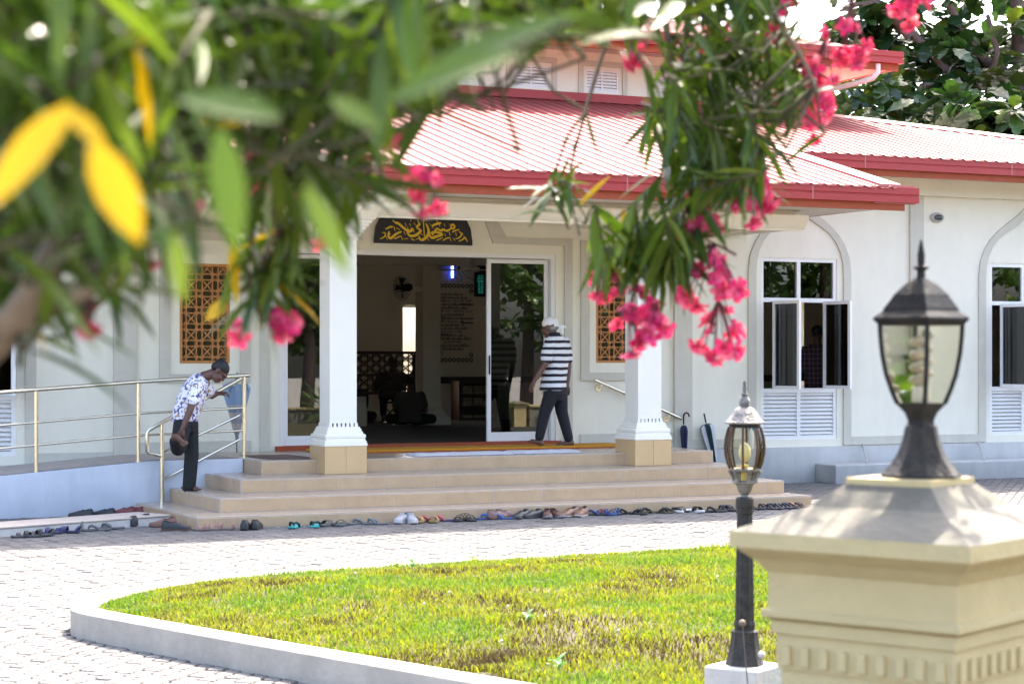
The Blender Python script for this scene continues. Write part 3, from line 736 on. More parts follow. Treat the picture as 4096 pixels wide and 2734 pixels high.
# bulkhead light on the wall
t_ = thing('wall_light', 'small oval grey bulkhead light high on the white wall', 'wall light', (18.48, YW, 3.84))
MB().ball((0, -.02, 0), (.125, .05, .075), 16, 8).build('housing', M['conc'], t_, smooth=True, local=True)
MB().ball((0, -.05, 0), (.085, .045, .045), 14, 8).build('lens', M['wglass'], t_, smooth=True, local=True)
# ------------------------------------------------------------------ sign over the door
SX, SZ = 9.52, 3.235
sg = thing('name_sign', 'black half-round sign with gold Arabic calligraphy over the doorway', 'sign', (10.21, YW - .05, 3.24))
o = [(9.52, 3.24), (9.52, 3.29)]
for k in range(1, 12):
    w = math.pi * k / 12; o.append((10.21 - .69 * math.cos(w), 3.29 + .56 * math.sin(w) ** .9))
o += [(10.90, 3.29), (10.90, 3.24)]
MB().prismY(o, YW - .06, YW - .03).build('sign_board', M['sign'], sg)
STR = [("740,165 790,170 870,240 960,310 1020,298 1030,250", 46), ("850,312 760,345 700,400 660,428 625,390 640,305", 36), ("730,428 840,382", 40), ("945,312 962,362 1020,390 1100,370 1160,320 1182,290", 40), ("1182,290 1140,270 1100,240 1130,212 1158,190 1128,150", 34), ("1220,150 1235,392", 32), ("1265,180 1300,260 1312,320 1290,382 1240,430 1190,453 1150,430 1150,385", 40), ("1308,330 1330,390 1370,420 1430,395 1550,365", 40), ("1340,340 1420,312 1550,352", 34), ("1370,372 1450,250 1480,282 1530,300 1560,270 1590,296 1640,300 1692,258", 36), ("1690,262 1690,220 1720,190 1752,212 1750,250 1720,270 1690,248", 30), ("1360,222 1440,185 1520,170", 34), ("1443,458 1550,410", 28), ("1005,425 1065,455", 34), ("890,430 960,426", 24),
 ("580,272 640,242 700,226", 22), ("720,225 740,302", 20), ("650,218 692,250", 20), ("530,330 580,328 578,390 490,432", 18), ("590,390 615,442", 20), ("760,250 820,282", 24), ("890,310 912,362", 20), ("908,170 930,222", 20), ("985,178 1005,222", 20), ("1060,168 1080,205", 20), ("950,230 962,282", 20), ("1050,270 1066,330", 18), ("845,390 866,446", 20), ("1178,345 1202,366", 20), ("1090,440 1140,424", 22), ("1290,420 1316,462", 20), ("1320,180 1342,202", 16), ("1365,230 1386,256", 16), ("1490,190 1502,232", 18), ("1575,180 1587,230", 18), ("1655,180 1667,202", 16), ("1580,350 1602,392", 18), ("1660,320 1676,376", 18), ("1710,322 1770,292 1832,280", 18), ("1770,320 1786,386", 18), ("1790,432 1860,402 1872,342 1830,308", 20), ("1550,462 1610,422 1672,410", 17), ("1670,408 1692,470", 18), ("1725,420 1762,462", 18), ("1758,432 1792,420", 14), ("1825,472 1900,442 1932,402 1952,440 1976,482", 20), ("1880,330 1902,372", 16), ("1910,390 1942,412", 16), ("640,330 672,362", 14), ("1440,128 1470,160", 16), ("1010,118 1000,150", 16), ("1225,80 1222,150", 30), ("1120,110 1128,150", 30), ("740,165 700,130", 40)]
ltr = MB()
def sgpt(a):
    zx, zy = a; base = 500 + (zx - 400) * 50 / 1665
    return Vector((SX + (zx - 400) / 1665 * 1.38, SZ + (base - zy) / 1264))
for i, (s, w) in enumerate(STR):
    pts = [sgpt(tuple(map(float, q.split(',')))) for q in s.split()]
    for _ in range(2):
        if len(pts) > 2: pts = [pts[0]] + [r for a, b in zip(pts, pts[1:]) for r in (a * .75 + b * .25, a * .25 + b * .75)] + [pts[-1]]
    m = len(pts); L = []; Rr = []
    for k, p in enumerate(pts):
        d = (pts[min(k + 1, m - 1)] - pts[max(k - 1, 0)]).normalized(); nn = Vector((-d.y, d.x))
        ww = w / 1264 * .5 * (1 - .55 * abs(2 * k / max(1, m - 1) - 1) ** 3) * (.8 + .35 * abs(d.x * .7 + d.y * .7))
        L.append(p + nn * ww); Rr.append(p - nn * ww)
    dy = .0004 * i
    for k in range(m - 1):
        ltr.prismY([tuple(L[k]), tuple(L[k + 1]), tuple(Rr[k + 1]), tuple(Rr[k])], YW - .068 - dy * .1, YW - .0602)
tag(ltr.build('gold_lettering', M['gold'], sg), kind='stuff')

# ------------------------------------------------------------------ handrails
def railtube(mb, pts, r=.021): mb.tube(pts, r, 10)
hr = thing('ramp_handrail', 'stainless steel three-bar handrail along the ramp on the left', 'handrail', (6.0, 22.27, .55))
posts = [(2.2, .29, 1.20), (4.88, .488, 1.395), (6.04, .584, 1.475), (7.30, .60, 1.545)]
YR = 22.28
for x, a, b in posts:
    MB().tube([(x, YR, a), (x, YR, b)], .024, 12).lathe([(.045, 0), (.045, .008), (.026, .012)], 14, (x, YR, a)).build('post', M['steel'], hr, smooth=40)
for nm, f in (('top_rail', 1.0), ('middle_rail', .62), ('lower_rail', .34)):
    pts = [(x, YR - (.0 if f == 1 else 0), a + (b - a) * f + (.02 if f == 1 else 0)) for x, a, b in posts]
    pts = [(pts[0][0] - 2.5, YR, pts[0][2] - .17)] + pts
    if f == 1: pts[-1] = (7.36, YR, pts[-1][2]); 
    MB().tube(pts, .023 if f == 1 else .014, 10).build(nm, M['steel'], hr, smooth=40)
sr = thing('stair_handrail', 'short sloping steel handrail beside the steps with a looped end', 'handrail', (6.3, 22.15, .13))
A = Vector((6.27, 22.12, .13)); B = Vector((7.24, 22.26, .60))
MB().tube([A, A + Vector((0, 0, .90))], .026, 12).build('post', M['steel'], sr, smooth=40)
T0 = A + Vector((0, 0, .90)); T1 = B + Vector((.02, 0, .93)); d = (T1 - T0)
H0 = T0 - d * .16
MB().tube([T1, T0, H0, H0 + Vector((-.02, 0, -.03)), H0 + Vector((-.02, 0, -.24)), H0 + Vector((0, 0, -.26)), A + Vector((0, 0, .52))], .023, 10).build('top_rail', M['steel'], sr, smooth=40)
for a, b in ((.56, .50), (.25, .22)): MB().tube([A + Vector((0, 0, a)), B + Vector((0, 0, b))], .015, 8).build('middle_rail', M['steel'], sr, smooth=40)
wr = thing('wall_handrail', 'steel handrail fixed to the wall, sloping down behind the porch pillar', 'handrail', (12.76, YW, 1.44))
MB().tube([(12.70, YW - .09, 1.47), (13.98, YW - .09, .96), (14.06, YW - .09, .93)], .022, 10).build('rail', M['steel'], wr, smooth=40)
for x, z in ((12.80, 1.43), (13.86, 1.0)):
    MB().tube([(x, YW - .09, z), (x, YW - .09, z - .05), (x, YW - .005, z - .07)], .010, 8).lathe([(.04, 0), (.04, .006), (.02, .012)], 14).build('bracket', M['steel'], wr, smooth=40)
# brackets' wall roses
for x, z in ((12.80, 1.36), (13.86, .93)):
    MB().prismY([(x + .045 * math.cos(w * .3927), z + .045 * math.sin(w * .3927)) for w in range(16)], YW - .012, YW - .002).build('wall_rose', M['steel'], wr)

# ------------------------------------------------------------------ umbrellas
def folded_umbrella(name, label, loc, tip_dir, L, rad_, m1, m2, handle='hook', rotz=0):
    "folded umbrella built along +z from tip, canopy pleated"
    t_ = thing(name, label, 'umbrella', loc, rotz); T = Vector((0, 0, 1)).rotation_difference(Vector(tip_dir).normalized()).to_matrix().to_4x4()
    n = 16; prof = [(.006, .08), (.02, .12), (rad_ * .55, L * .35), (rad_ * .85, L * .58), (rad_, L * .74), (rad_ * .92, L * .80)]
    vs = []
    for r, z in prof:
        for k in range(n):
            w = 2 * math.pi * k / n; q = r * (1.0 if k % 2 == 0 else .58)
            vs.append((q * math.cos(w), q * math.sin(w), z + (.035 * (k % 2) if z > L * .75 else 0)))
    mb = MB().add(vs, [(i * n + k, i * n + (k + 1) % n, (i + 1) * n + (k + 1) % n, (i + 1) * n + k) for i in range(len(prof) - 1) for k in range(n)] + [tuple(range((len(prof) - 1) * n, len(prof) * n))])
    mb.xform(T).build('canopy', m1, t_, local=True)
    MB().tube([(0, 0, 0), (0, 0, L * .92)], .006, 8).xform(T).build('shaft', M['black'], t_, local=True)
    if handle == 'hook':
        pts = [(0, 0, L * .86), (0, 0, L * .98)] + [(.045 - .045 * math.cos(w), 0, L * .98 + .05 * math.sin(w)) for w in (.5, 1.0, 1.57, 2.2, 2.8, 3.3)]
    else: pts = [(0, 0, L * .86), (0, 0, L)]
    MB().tube(pts, .011, 8).xform(T).build('handle', m2, t_, local=True, smooth=40)
    return t_
def checkmat():
    m = mat('check_cloth', (.36, .44, .55), .7); t = m.node_tree; p = t.nodes['Principled BSDF']
    tc = t.nodes.new('ShaderNodeTexCoord'); sx = t.nodes.new('ShaderNodeSeparateXYZ'); t.links.new(tc.outputs['Object'], sx.inputs[0])
    r = t.nodes.new('ShaderNodeValToRGB'); e = r.color_ramp.elements; r.color_ramp.interpolation = 'CONSTANT'
    e[0].position = 0; e[0].color = (.25, .24, .25, 1); e[1].position = .2; e[1].color = (.42, .37, .31, 1)
    for q, c in ((.3, (.28, .28, .31)), (.38, (.45, .40, .33)), (.5, (.20, .26, .36)), (.56, (.48, .42, .34)), (.64, (.24, .33, .46)), (.9, (.27, .37, .50))):
        x = e.new(q); x.color = (*c, 1)
    mr = t.nodes.new('ShaderNodeMapRange'); mr.inputs[1].default_value = -.75; mr.inputs[2].default_value = -.12
    t.links.new(sx.outputs['Z'], mr.inputs[0]); t.links.new(mr.outputs[0], r.inputs[0]); t.links.new(r.outputs[0], p.inputs['Base Color']); return m
M['check'] = checkmat()
# hanging umbrella: half open, hung from the rail, tip down
u = thing('hanging_umbrella', 'half-open blue grey checked umbrella hanging from the ramp rail', 'umbrella', (7.28, 22.5, 1.56))
n = 16; prof = [(.012, -.78), (.022, -.70), (.05, -.62), (.10, -.42), (.145, -.25), (.165, -.15)]
vs = []
for r, z in prof:
    for k in range(n):
        w = 2 * math.pi * k / n; q = r * (1.0 if k % 2 == 0 else .66); vs.append((q * math.cos(w) * 1.05, q * math.sin(w) * .8, z + (.06 if (k % 2 and z > -.2) else 0) + (.05 * math.sin(k * 1.7) if z > -.2 else 0)))
MB().add(vs, [(i * n + k, i * n + (k + 1) % n, (i + 1) * n + (k + 1) % n, (i + 1) * n + k) for i in range(len(prof) - 1) for k in range(n)]).build('canopy', M['check'], u, local=True)
MB().tube([(0, 0, -.90), (0, 0, -.05)], .007, 8).build('shaft', M['black'], u, local=True)
M['teal'] = mat('teal_plastic', (.10, .30, .33), .4)
MB().tube([(0, 0, -.10), (0, 0, .0), (-.02, -.08, .03), (-.05, -.18, .02), (-.08, -.21, -.05), (-.08, -.21, -.10)], .014, 8).build('handle', M['teal'], u, smooth=40, local=True)
M['navy'] = mat('navy_cloth', (.012, .016, .06), .6); M['green_c'] = mat('green_cloth', (.01, .07, .045), .6); M['cloth_w'] = mat('white_cloth', (.72, .70, .74), .8)
folded_umbrella('folded_umbrella', 'navy folded umbrella with hooked handle by the wall handrail', (14.1, YW - .12, .10), (-.03, .0, 1), .88, .055, M['navy'], M['black'])
g = folded_umbrella('folded_umbrella', 'green and white striped umbrella leaning on the grey pilaster', (14.62, YW - .14, .10), (-.22, .06, 1), .92, .10, M['green_c'], M['black'], 'straight')
# upside-down: broad end below; add a white gore
g.rotation_euler = (0, 0, 0)
for ch in g.children:
    if ch.name.startswith('canopy'):
        ch.data = ch.data.copy(); ch.data.materials.clear(); ch.data.materials.append(M['green_c']); ch.data.materials.append(M['cloth_w']); ch.data.materials.append(M['navy'])
        for i, p_ in enumerate(ch.data.polygons): p_.material_index = [0, 0, 1, 1, 2, 2, 0, 0, 1, 1, 2, 0, 0, 1, 1, 2][i % 16]
t_ = thing('spray_bottle', 'turquoise plastic spray head standing behind the garden lamp', 'spray bottle', (15.05, YW - .3, .0))
M['turq'] = mat('turquoise', (.01, .25, .38), .4)
MB().lathe([(.04, .5), (.045, .55), (.045, .72), (.02, .78), (.02, .82)], 12).build('bottle', M['white_p'], t_, local=True, smooth=40)
MB().bbox(-.10, .07, -.02, .02, .83, .89, .008).bbox(-.02, .05, -.018, .018, .76, .84, .006).build('nozzle', M['turq'], t_, local=True)
for i, x in enumerate((16.95, 19.05)):
    t_ = thing('drain_pipe', ['thin grey pipe leaning over the ledge below the first arched window', 'thin grey pipe leaning over the ledge at the frame edge'][i], 'pipe', (x, 23.5, .26))
    MB().tube([(0, -.1, .003), (.17, .25, .26)], .013, 8).build('pipe', M['conc'], t_, local=True)

# ------------------------------------------------------------------ mats on the porch
def rug(name, label, x0, x1, y0, y1, z, m, th=.014, wob=.01):
    t_ = thing(name, label, 'mat', ((x0 + x1) / 2, (y0 + y1) / 2, z)); mb = MB(); nx, ny = 26, 5; vs = []
    for j in range(ny + 1):
        for i in range(nx + 1):
            e = (i in (0, nx)) or (j in (0, ny))
            vs.append((x0 + (x1 - x0) * i / nx + R.uniform(-wob, wob), y0 + (y1 - y0) * j / ny + R.uniform(-wob, wob), z + (.001 if e else th + R.uniform(-.003, .004))))
    mb.add(vs, [(j * (nx + 1) + i, j * (nx + 1) + i + 1, (j + 1) * (nx + 1) + i + 1, (j + 1) * (nx + 1) + i) for i in range(nx) for j in range(ny)])
    mb.build('cloth', m, t_, smooth=True); return t_
M['omat'] = mat('orange_carpet', (.56, .25, .008), .9, .12, 20, .4, 200); M['rededge'] = mat('red_edge', (.32, .03, .02), .8); M['terry'] = mat('terry_cloth', (.74, .72, .74), .95, .1, 30, .8, 150); M['bmat'] = mat('brown_mat', (.16, .10, .085), .9, .2, 40)
t_ = thing('door_runner', 'long orange carpet runner with red edge before the doors', 'runner', (10.7, 23.1, .6))
MB().bbox(8.5, 12.78, 22.78, 23.5, .603, .634, .006).build('pile', M['omat'], t_); MB().box(8.49, 12.79, 22.765, 22.779, .602, .611).build('edging', M['rededge'], t_)
rug('cotton_rug', 'crumpled white cotton mat on the porch edge, nearer the left pillar', 9.25, 10.55, 21.72, 22.25, .602, M['terry'], .022, .03)
rug('cotton_rug', 'crumpled white cotton mat on the porch edge, below the walking man', 10.6, 11.5, 21.75, 22.3, .602, M['terry'], .025, .03)
rug('doormat', 'thin brown doormat on the porch left of the pillar', 7.42, 8.05, 21.75, 22.9, .602, M['bmat'], .006, .002)
rug('doormat', 'narrow multicoloured rag mat across the threshold', 8.9, 11.0, 23.52, 23.72, .604, mat('rag_mat', (.55, .50, .52), .9, .9, 3.5, 0, 1, col2=(.40, .06, .14)), .02, .02)

# ------------------------------------------------------------------ shoes
SM = {}
def smat(c, r=.6):
    k = (c, r)
    if k not in SM: SM[k] = mat('shoe_' + str(len(SM)), c, r, .15, 30)
    return SM[k]
def foot_outline(L, W, side):
    pts = [(-.50, .0), (-.47, .30), (-.36, .40), (-.15, .36), (.05, .36), (.25, .47), (.38, .46), (.47, .30), (.50, .05), (.48, -.22), (.38, -.40), (.22, -.46), (.02, -.38), (-.15, -.34), (-.36, -.38), (-.47, -.28)]
    return [(x * L, (y * W) * 1.0 + side * .06 * W * max(0, x + .1)) for x, y in pts]
def sole(L, W, side, h, curl=0):
    o = foot_outline(L, W, side); n = len(o); mb = MB()
    zz = lambda x: curl * max(0, abs(x / L) - .3) * .25
    inn = [(x * .96, y * .93) for x, y in o]
    vs = [(x, y, 0 + zz(x)) for x, y in inn] + [(x, y, h * .3 + zz(x)) for x, y in o] + [(x, y, h * .8 + zz(x)) for x, y in o] + [(x, y, h + zz(x)) for x, y in inn]
    fs = [tuple(range(n))[::-1], tuple(range(3 * n, 4 * n))]
    for L_ in range(3): fs += [(L_ * n + i, L_ * n + (i + 1) % n, (L_ + 1) * n + (i + 1) % n, (L_ + 1) * n + i) for i in range(n)]
    return mb.add(vs, fs)
def strap(mb, x, L, W, z0, h, w, xs=0):
    "band across the foot at x"
    n = 8; vs = []
    for k in range(n + 1):
        a = math.pi * k / n; y = -math.cos(a) * W * .46; z = z0 + math.sin(a) * h
        for dx in (-w / 2, w / 2):
            for q in (0, .005): vs.append((x + dx + xs * math.sin(a), y * (1 - q * 2), z + q))
    fs = []
    for k in range(n):
        a, b = k * 4, k * 4 + 4
        fs += [(a, a + 2, b + 2, b), (a + 1, b + 1, b + 3, a + 3), (a, b, b + 1, a + 1), (a + 2, a + 3, b + 3, b + 2)]
    mb.add(vs, fs)
def shoe(kind, label, px, py, yaw, col, col2, side, group, pitch=0, z=0.0, L=.305, back=False):
    p = onZ(px, py, z)
    if back: p = onY(px, py, 21.95); p.z = 0
    elif p.x > 6.0 and p.y > 19.835 - (.06 + .11 * abs(math.sin(yaw))):
        yy_ = 19.835 - (.06 + .11 * abs(math.sin(yaw))) * L / .27; p = onY(px, py, yy_); p.z = 0
    W = .102 * L / .27
    names = {'flip': 'flip_flop', 'slide': 'slide_sandal', 'sandal': 'strap_sandal', 'shoe': 'shoe', 'clog': 'clog', 'sneaker': 'sneaker'}
    t_ = thing(names[kind], label, {'flip': 'flip flop', 'slide': 'sandal', 'sandal': 'sandal', 'shoe': 'shoe', 'clog': 'shoe', 'sneaker': 'sneaker'}[kind], (p.x, p.y, z + .001), yaw, group)
    t_.rotation_euler = (0, pitch, yaw)
    if pitch: t_.location.z += abs(math.sin(pitch)) * L * .5
    h = {'flip': .018, 'slide': .026, 'sandal': .024, 'shoe': .020, 'clog': .024, 'sneaker': .026}[kind]
    sole(L, W, side, h, .25 if kind in ('shoe', 'sneaker', 'clog') else .12).build('sole', smat(col2), t_, local=True)
    if kind == 'flip':
        mb = MB()
        toe = Vector((L * .27, side * .012, h)); top = toe + Vector((-.012, 0, .034))
        for s in (-1, 1):
            mb.tube([toe, top, (L * .14, s * W * .30, h + .038), (L * .0, s * W * .43, h + .018), (-L * .06, s * W * .42, h * .6)], [.008, .012, .014, .014, .011], 6)
        mb.build('thong_strap', smat(col), t_, local=True, smooth=40)
    elif kind == 'slide':
        mb = MB(); strap(mb, L * .13, L, W, h * .5, .052, .085, -.01); mb.build('upper_band', smat(col), t_, local=True, smooth=40)
    elif kind == 'sandal':
        mb = MB(); strap(mb, L * .24, L, W, h * .5, .038, .035, 0); mb.build('front_strap', smat(col), t_, local=True, smooth=40)
        mb = MB(); strap(mb, L * .02, L, W, h * .5, .055, .04, -.01); mb.build('instep_strap', smat(col), t_, local=True, smooth=40)
        mb = MB(); strap(mb, -L * .36, L, W * .8, h * .5, .06, .022, -.04); mb.build('heel_strap', smat(col), t_, local=True, smooth=40)
    else:
        o = foot_outline(L * .97, W * .97, side); n = len(o); vs = []; high = .085 if kind != 'clog' else .07
        def hz(x):
            q = x / L + .5
            return (high * (1 if q < .18 else 1 - .28 * min(1, (q - .18) / .2))) if q < .42 else high * .95 * max(.42, 1 - (q - .42) * 1.15)
        vs += [(x, y, h - .002) for x, y in o] + [(x * 1.005, y * 1.03, h + .45 * hz(x)) for x, y in o] + [(x * .95, y * .72, h + .85 * hz(x)) for x, y in o] + [((x * .80 - .01), y * (.42 if x > .0 else .58), h + hz(x * .9)) for x, y in o]
        fs = []
        for l_ in range(3): fs += [(l_ * n + i, l_ * n + (i + 1) % n, (l_ + 1) * n + (i + 1) % n, (l_ + 1) * n + i) for i in range(n)]
        front = [i for i in range(n) if o[i][0] > L * .02]
        fs.append(tuple(3 * n + i for i in front))                     # closed vamp, open behind
        MB().add(vs, fs).build('upper', smat(col, .45), t_, local=True, smooth=60)
        rear = [vs[3 * n + i] for i in range(n) if o[i][0] <= L * .03]
        rear = sorted(rear, key=lambda q: math.atan2(q[1], q[0] + L * .18))
        MB().tube(rear + [rear[0]], .005, 6).build('collar', smat(tuple(c * .6 for c in col)), t_, local=True)
        if kind == 'sneaker':
            mb = MB()
            for k in range(3): mb.box(L * (.02 + .05 * k), L * (.045 + .05 * k), -W * .2, W * .2, h + .074 - .009 * k, h + .080 - .009 * k)
            mb.build('laces', smat((.6, .6, .6)), t_, local=True)
    return t_
blk, gry, brn, nvy, tan = (.012, .012, .014), (.10, .11, .11), (.16, .085, .06), (.02, .05, .16), (.30, .19, .07)
PAIRS = [  # kind, px1,py1,px2,py2, yaw1, yaw2, upper, sole, words
 ('sandal', 105, 2150, 155, 2146, 200, 215, blk, (.03, .03, .035), 'dark strap sandal {} before the long concrete slab', 0, 0),
 ('sandal', 190, 2136, 262, 2131, 195, 172, (.02, .02, .09), (.015, .015, .05), 'navy strap sandal {} before the gap between the slabs', 0, 0),
 ('flip', 385, 2122, 440, 2115, 200, 190, (.10, .10, .11), (.08, .085, .09), 'grey flip flop {} by the short concrete slab', 0, 0),
 ('sneaker', 500, 2104, 556, 2094, 160, 150, (.015, .015, .018), (.03, .035, .04), 'black sneaker {} against the short concrete slab', 0, 0),
 ('shoe', 652, 2108, 704, 2122, 172, 12, (.17, .07, .045), (.10, .05, .03), None, 0, 0),
 ('sandal', 828, 2119, 882, 2116, 190, 185, (.25, .12, .10), (.16, .12, .10), 'dusty pink strap sandal {} at the corner of the bottom step', 0, 0),
 ('shoe', 982, 2108, 1026, 2106, 92, 86, (.014, .016, .018), (.02, .022, .025), 'dark grey leather shoe {} of the pair with toes against the bottom step', 0, 0),
 ('flip', 1178, 2097, 1262, 2093, 262, 266, (.01, .03, .03), (.03, .33, .33), 'teal soled flip flop {} of the widely spaced pair', 0, 0),
 ('slide', 1316, 2094, 1366, 2092, 240, 262, (.06, .065, .06), (.09, .10, .10), 'grey slide sandal {} beside the teal flip flop', 0, 0),
 ('flip', 1440, 2086, 1500, 2084, 200, 170, (.12, .14, .15), (.13, .14, .14), 'pale grey flip flop {} beside the grey slides', 0, 0),
 ('sneaker', 1610, 2081, 1645, 2080, 240, 285, (.34, .34, .36), (.50, .48, .46), 'pale grey sneaker {} with white sole', 0, 0),
 ('slide', 1680, 2068, 1738, 2064, 250, 262, tan, (.25, .16, .06), 'tan slide sandal {} behind the red and blue flip flops', 0, 0),
 ('flip', 1706, 2084, 1770, 2082, 200, 184, (.42, .05, .08), (.02, .03, .10), 'navy flip flop {} with red strap', 0, 0),
 ('sandal', 1840, 2072, 1880, 2070, 255, 285, (.03, .022, .02), (.03, .03, .03), 'dark brown buckled sandal {}', 0, 0),
 ('flip', 1952, 2071, 2006, 2069, 195, 178, (.03, .11, .30), (.03, .07, .20), 'bright blue flip flop {}', 0, 0),
 ('shoe', 1992, 2054, 2030, 2052, 40, 25, (.19, .10, .085), (.12, .065, .05), 'reddish brown loafer {} behind the bright blue flip flops', 0, 0),
 ('clog', 2084, 2060, 2130, 2058, 235, 225, (.035, .04, .038), (.06, .065, .065), 'dark grey clog {}', 0, 0),
 ('clog', 2188, 2057, 2226, 2056, 270, 295, (.13, .065, .05), (.22, .21, .21), 'brown slip-on clog {} with grey sole', 0, 0),
 ('shoe', 2278, 2051, 2326, 2049, 230, 245, (.19, .10, .06), (.55, .48, .40), 'brown shoe {} with off-white sole and tan tab', 0, 0),
 ('flip', 2396, 2057, 2380, 2047, 15, 190, (.14, .03, .03), (.02, .02, .025), None, 0, 0),
 ('sandal', 2425, 2045, 2455, 2048, 180, 250, (.015, .035, .13), (.02, .06, .20), 'blue strap sandal {} behind the black and red flip flop', 0, 0),
 ('flip', 2492, 2048, 2545, 2046, 215, 325, blk, (.02, .02, .022), 'black flip flop {} of the splayed pair left of the yellow-marked flip flops', 0, 0),
 ('flip', 2595, 2042, 2645, 2040, 195, 340, (.02, .018, .006), (.05, .045, .015), 'black flip flop {} with yellow marks', 0, 0),
 ('flip', 2672, 2050, 2712, 2049, 210, 215, blk, (.035, .033, .035), 'black flip flop {} in front of the white soled slides', 0, 0),
 ('slide', 2728, 2036, 2782, 2035, 240, 300, (.010, .010, .011), (.60, .59, .58), 'black slide sandal {} with thick white sole', 0, 0),
 ('flip', 2856, 2047, 2900, 2042, 185, 150, blk, (.02, .02, .022), 'black flip flop {} just left of the garden lamp post', 0, 0),
 ('flip', 2925, 2034, 3010, 2033, 160, 165, blk, (.016, .016, .02), 'black flip flop {} half hidden by the garden lamp post', 0, 0),
 ('flip', 3062, 2030, 3090, 2027, 150, 140, (.015, .015, .018), (.018, .018, .022), 'black flip flop {} right of the garden lamp post', 0, 0),
 ('flip', 3120, 2024, 3150, 2022, 150, 148, (.02, .022, .04), (.02, .022, .045), 'dark blue flip flop {} near the right end of the step', 0, 0),
 ('flip', 3176, 2019, 3204, 2017, 170, 160, (.08, .03, .02), (.03, .02, .02), 'brown strapped flip flop {} at the far right of the row', 0, 0),
]
for kd, x1, y1, x2, y2, a1, a2, c1, c2, words, pit, z in PAIRS:
    if words is None:
        if kd == 'shoe': L1, L2 = 'brown leather shoe lying at the corner of the bottom step', 'black leather shoe lying in front of the brown leather shoe'
        else: L1, L2 = 'black flip flop with red strap lying in front of blue sandals', 'blue toned flip flop poking out behind the red strapped one'
    else: L1, L2 = words.format('on the left'), words.format('on the right')
    s1 = shoe(kd, L1, x1, y1, rad(a1 - 25), c1, c2, 1, 'shoes left along the bottom step', rad(pit), z)
    s2 = shoe(kd, L2, x2, y2, rad(a2 - 25), c1 if words else ((.012, .012, .014) if kd == 'shoe' else nvy), c2, -1, 'shoes left along the bottom step', rad(pit), z)
shoe('shoe', 'red sandal shoe behind the short concrete slab, by the ramp wall', 490, 2052, rad(150), (.16, .02, .02), (.10, .02, .02), 1, 'shoes left along the bottom step', 0, .0, back=True)
shoe('shoe', 'red sandal shoe nearer the steps behind the short slab', 540, 2046, rad(170), (.16, .02, .02), (.10, .02, .02), -1, 'shoes left along the bottom step', 0, .0, back=True)
shoe('clog', 'black shoe peeping over the short slab by the ramp', 325, 2075, rad(140), blk, blk, 1, 'shoes left along the bottom step', 0, 0.0, back=True)
shoe('clog', 'black shoe peeping over the middle of the short slab', 412, 2066, rad(140), blk, blk, -1, 'shoes left along the bottom step', 0, 0.0, back=True)

# ------------------------------------------------------------------ garden lamp on the lawn
GX, GY = 4.88, 7.67
gb = thing('lamp_footing', 'square concrete footing block under the garden lamp', 'concrete block', (GX, GY, .1), rad(28))
MB().bbox(-.135, .135, -.135, .135, -.05, .28, .008).build('block', M['conc'], gb, local=True)
gl = thing('garden_lamp', 'short corroded black garden lamp with ribbed globe on the lawn', 'lamp post', (GX, GY, .381))
gl.scale = (1, 1, 1)
mb = MB(); n = 16
def fluted(prof, n=24, d=.08):
    vs = []
    for r, z in prof:
        for k in range(n): w = 2 * math.pi * k / n; q = r * (1 - d * (k % 2)); vs.append((q * math.cos(w), q * math.sin(w), z))
    return vs, [(i * n + k, i * n + (k + 1) % n, (i + 1) * n + (k + 1) % n, (i + 1) * n + k) for i in range(len(prof) - 1) for k in range(n)] + [tuple(range((len(prof) - 1) * n, len(prof) * n))]
MB().lathe([(.088, 0), (.080, .03), (.066, .09), (.060, .14), (.062, .150), (.052, .158)], 8, rot=.2).build('post_base', M['wblack'], gl, local=True)
MB().add(*fluted([(.046, .150), (.046, .175), (.050, .18), (.046, .195), (.044, .20), (.036, .64), (.034, .68), (.040, .685), (.040, .70), (.034, .705)])).lathe([(.036, .70), (.041, .715), (.041, .75), (.034, .76)], 12).build('post', M['wblack'], gl, local=True)
gz = .755; s = 1.0
MB().lathe([(.022, gz), (.018, gz + .012), (.030, gz + .03), (.040, gz + .06), (.052, gz + .065), (.054, gz + .072), (.048, gz + .078)], 14).build('cage_bottom', M['corrode'], gl, local=True, smooth=40)
for k in range(6):
    w = 2 * math.pi * k / 6 + .3; c, q = math.cos(w), math.sin(w)
    MB().tube([(c * .046, q * .046, gz + .07), (c * .052, q * .052, gz + .09), (c * .066, q * .066, gz + .125)], [.012, .009, .012], 6).build('cage_leaf', M['corrode'], gl, local=True)
MB().lathe([(.060, gz + .120), (.072, gz + .124), (.072, gz + .132), (.060, gz + .136)], 18).build('cage_ring', M['corrode'], gl, local=True)
gp = [(.064, .130), (.076, .16), (.085, .20), (.087, .23), (.083, .27), (.074, .305), (.068, .32)]
MB().lathe([(r, gz + z) for r, z in gp], 24).build('globe', M['lampglass'], gl, local=True, smooth=True)
for k in range(8):
    w = 2 * math.pi * k / 8 + .12; c, q = math.cos(w), math.sin(w)
    MB().tube([(c * (r + .003), q * (r + .003), gz + z) for r, z in gp], .0055, 6).build('rib', M['rust'], gl, local=True, smooth=40)
MB().lathe([(.070, gz + .318), (.072, gz + .335), (.066, gz + .338)], 20).build('collar_ring', M['black'], gl, local=True)
MB().lathe([(.088, gz + .335), (.090, gz + .342), (.074, gz + .358), (.058, gz + .385), (.040, gz + .405), (.022, gz + .412)], 8, rot=.1).build('lamp_roof', M['corrode'], gl, local=True, smooth=30)
MB().lathe([(.016, gz + .40), (.024, gz + .418), (.026, gz + .435), (.018, gz + .455), (.012, gz + .46), (.017, gz + .468), (.009, gz + .48), (.011, gz + .495), (.007, gz + .51), (.009, gz + .52), (.004, gz + .53)], 10).build('finial', M['corrode'], gl, local=True, smooth=40)
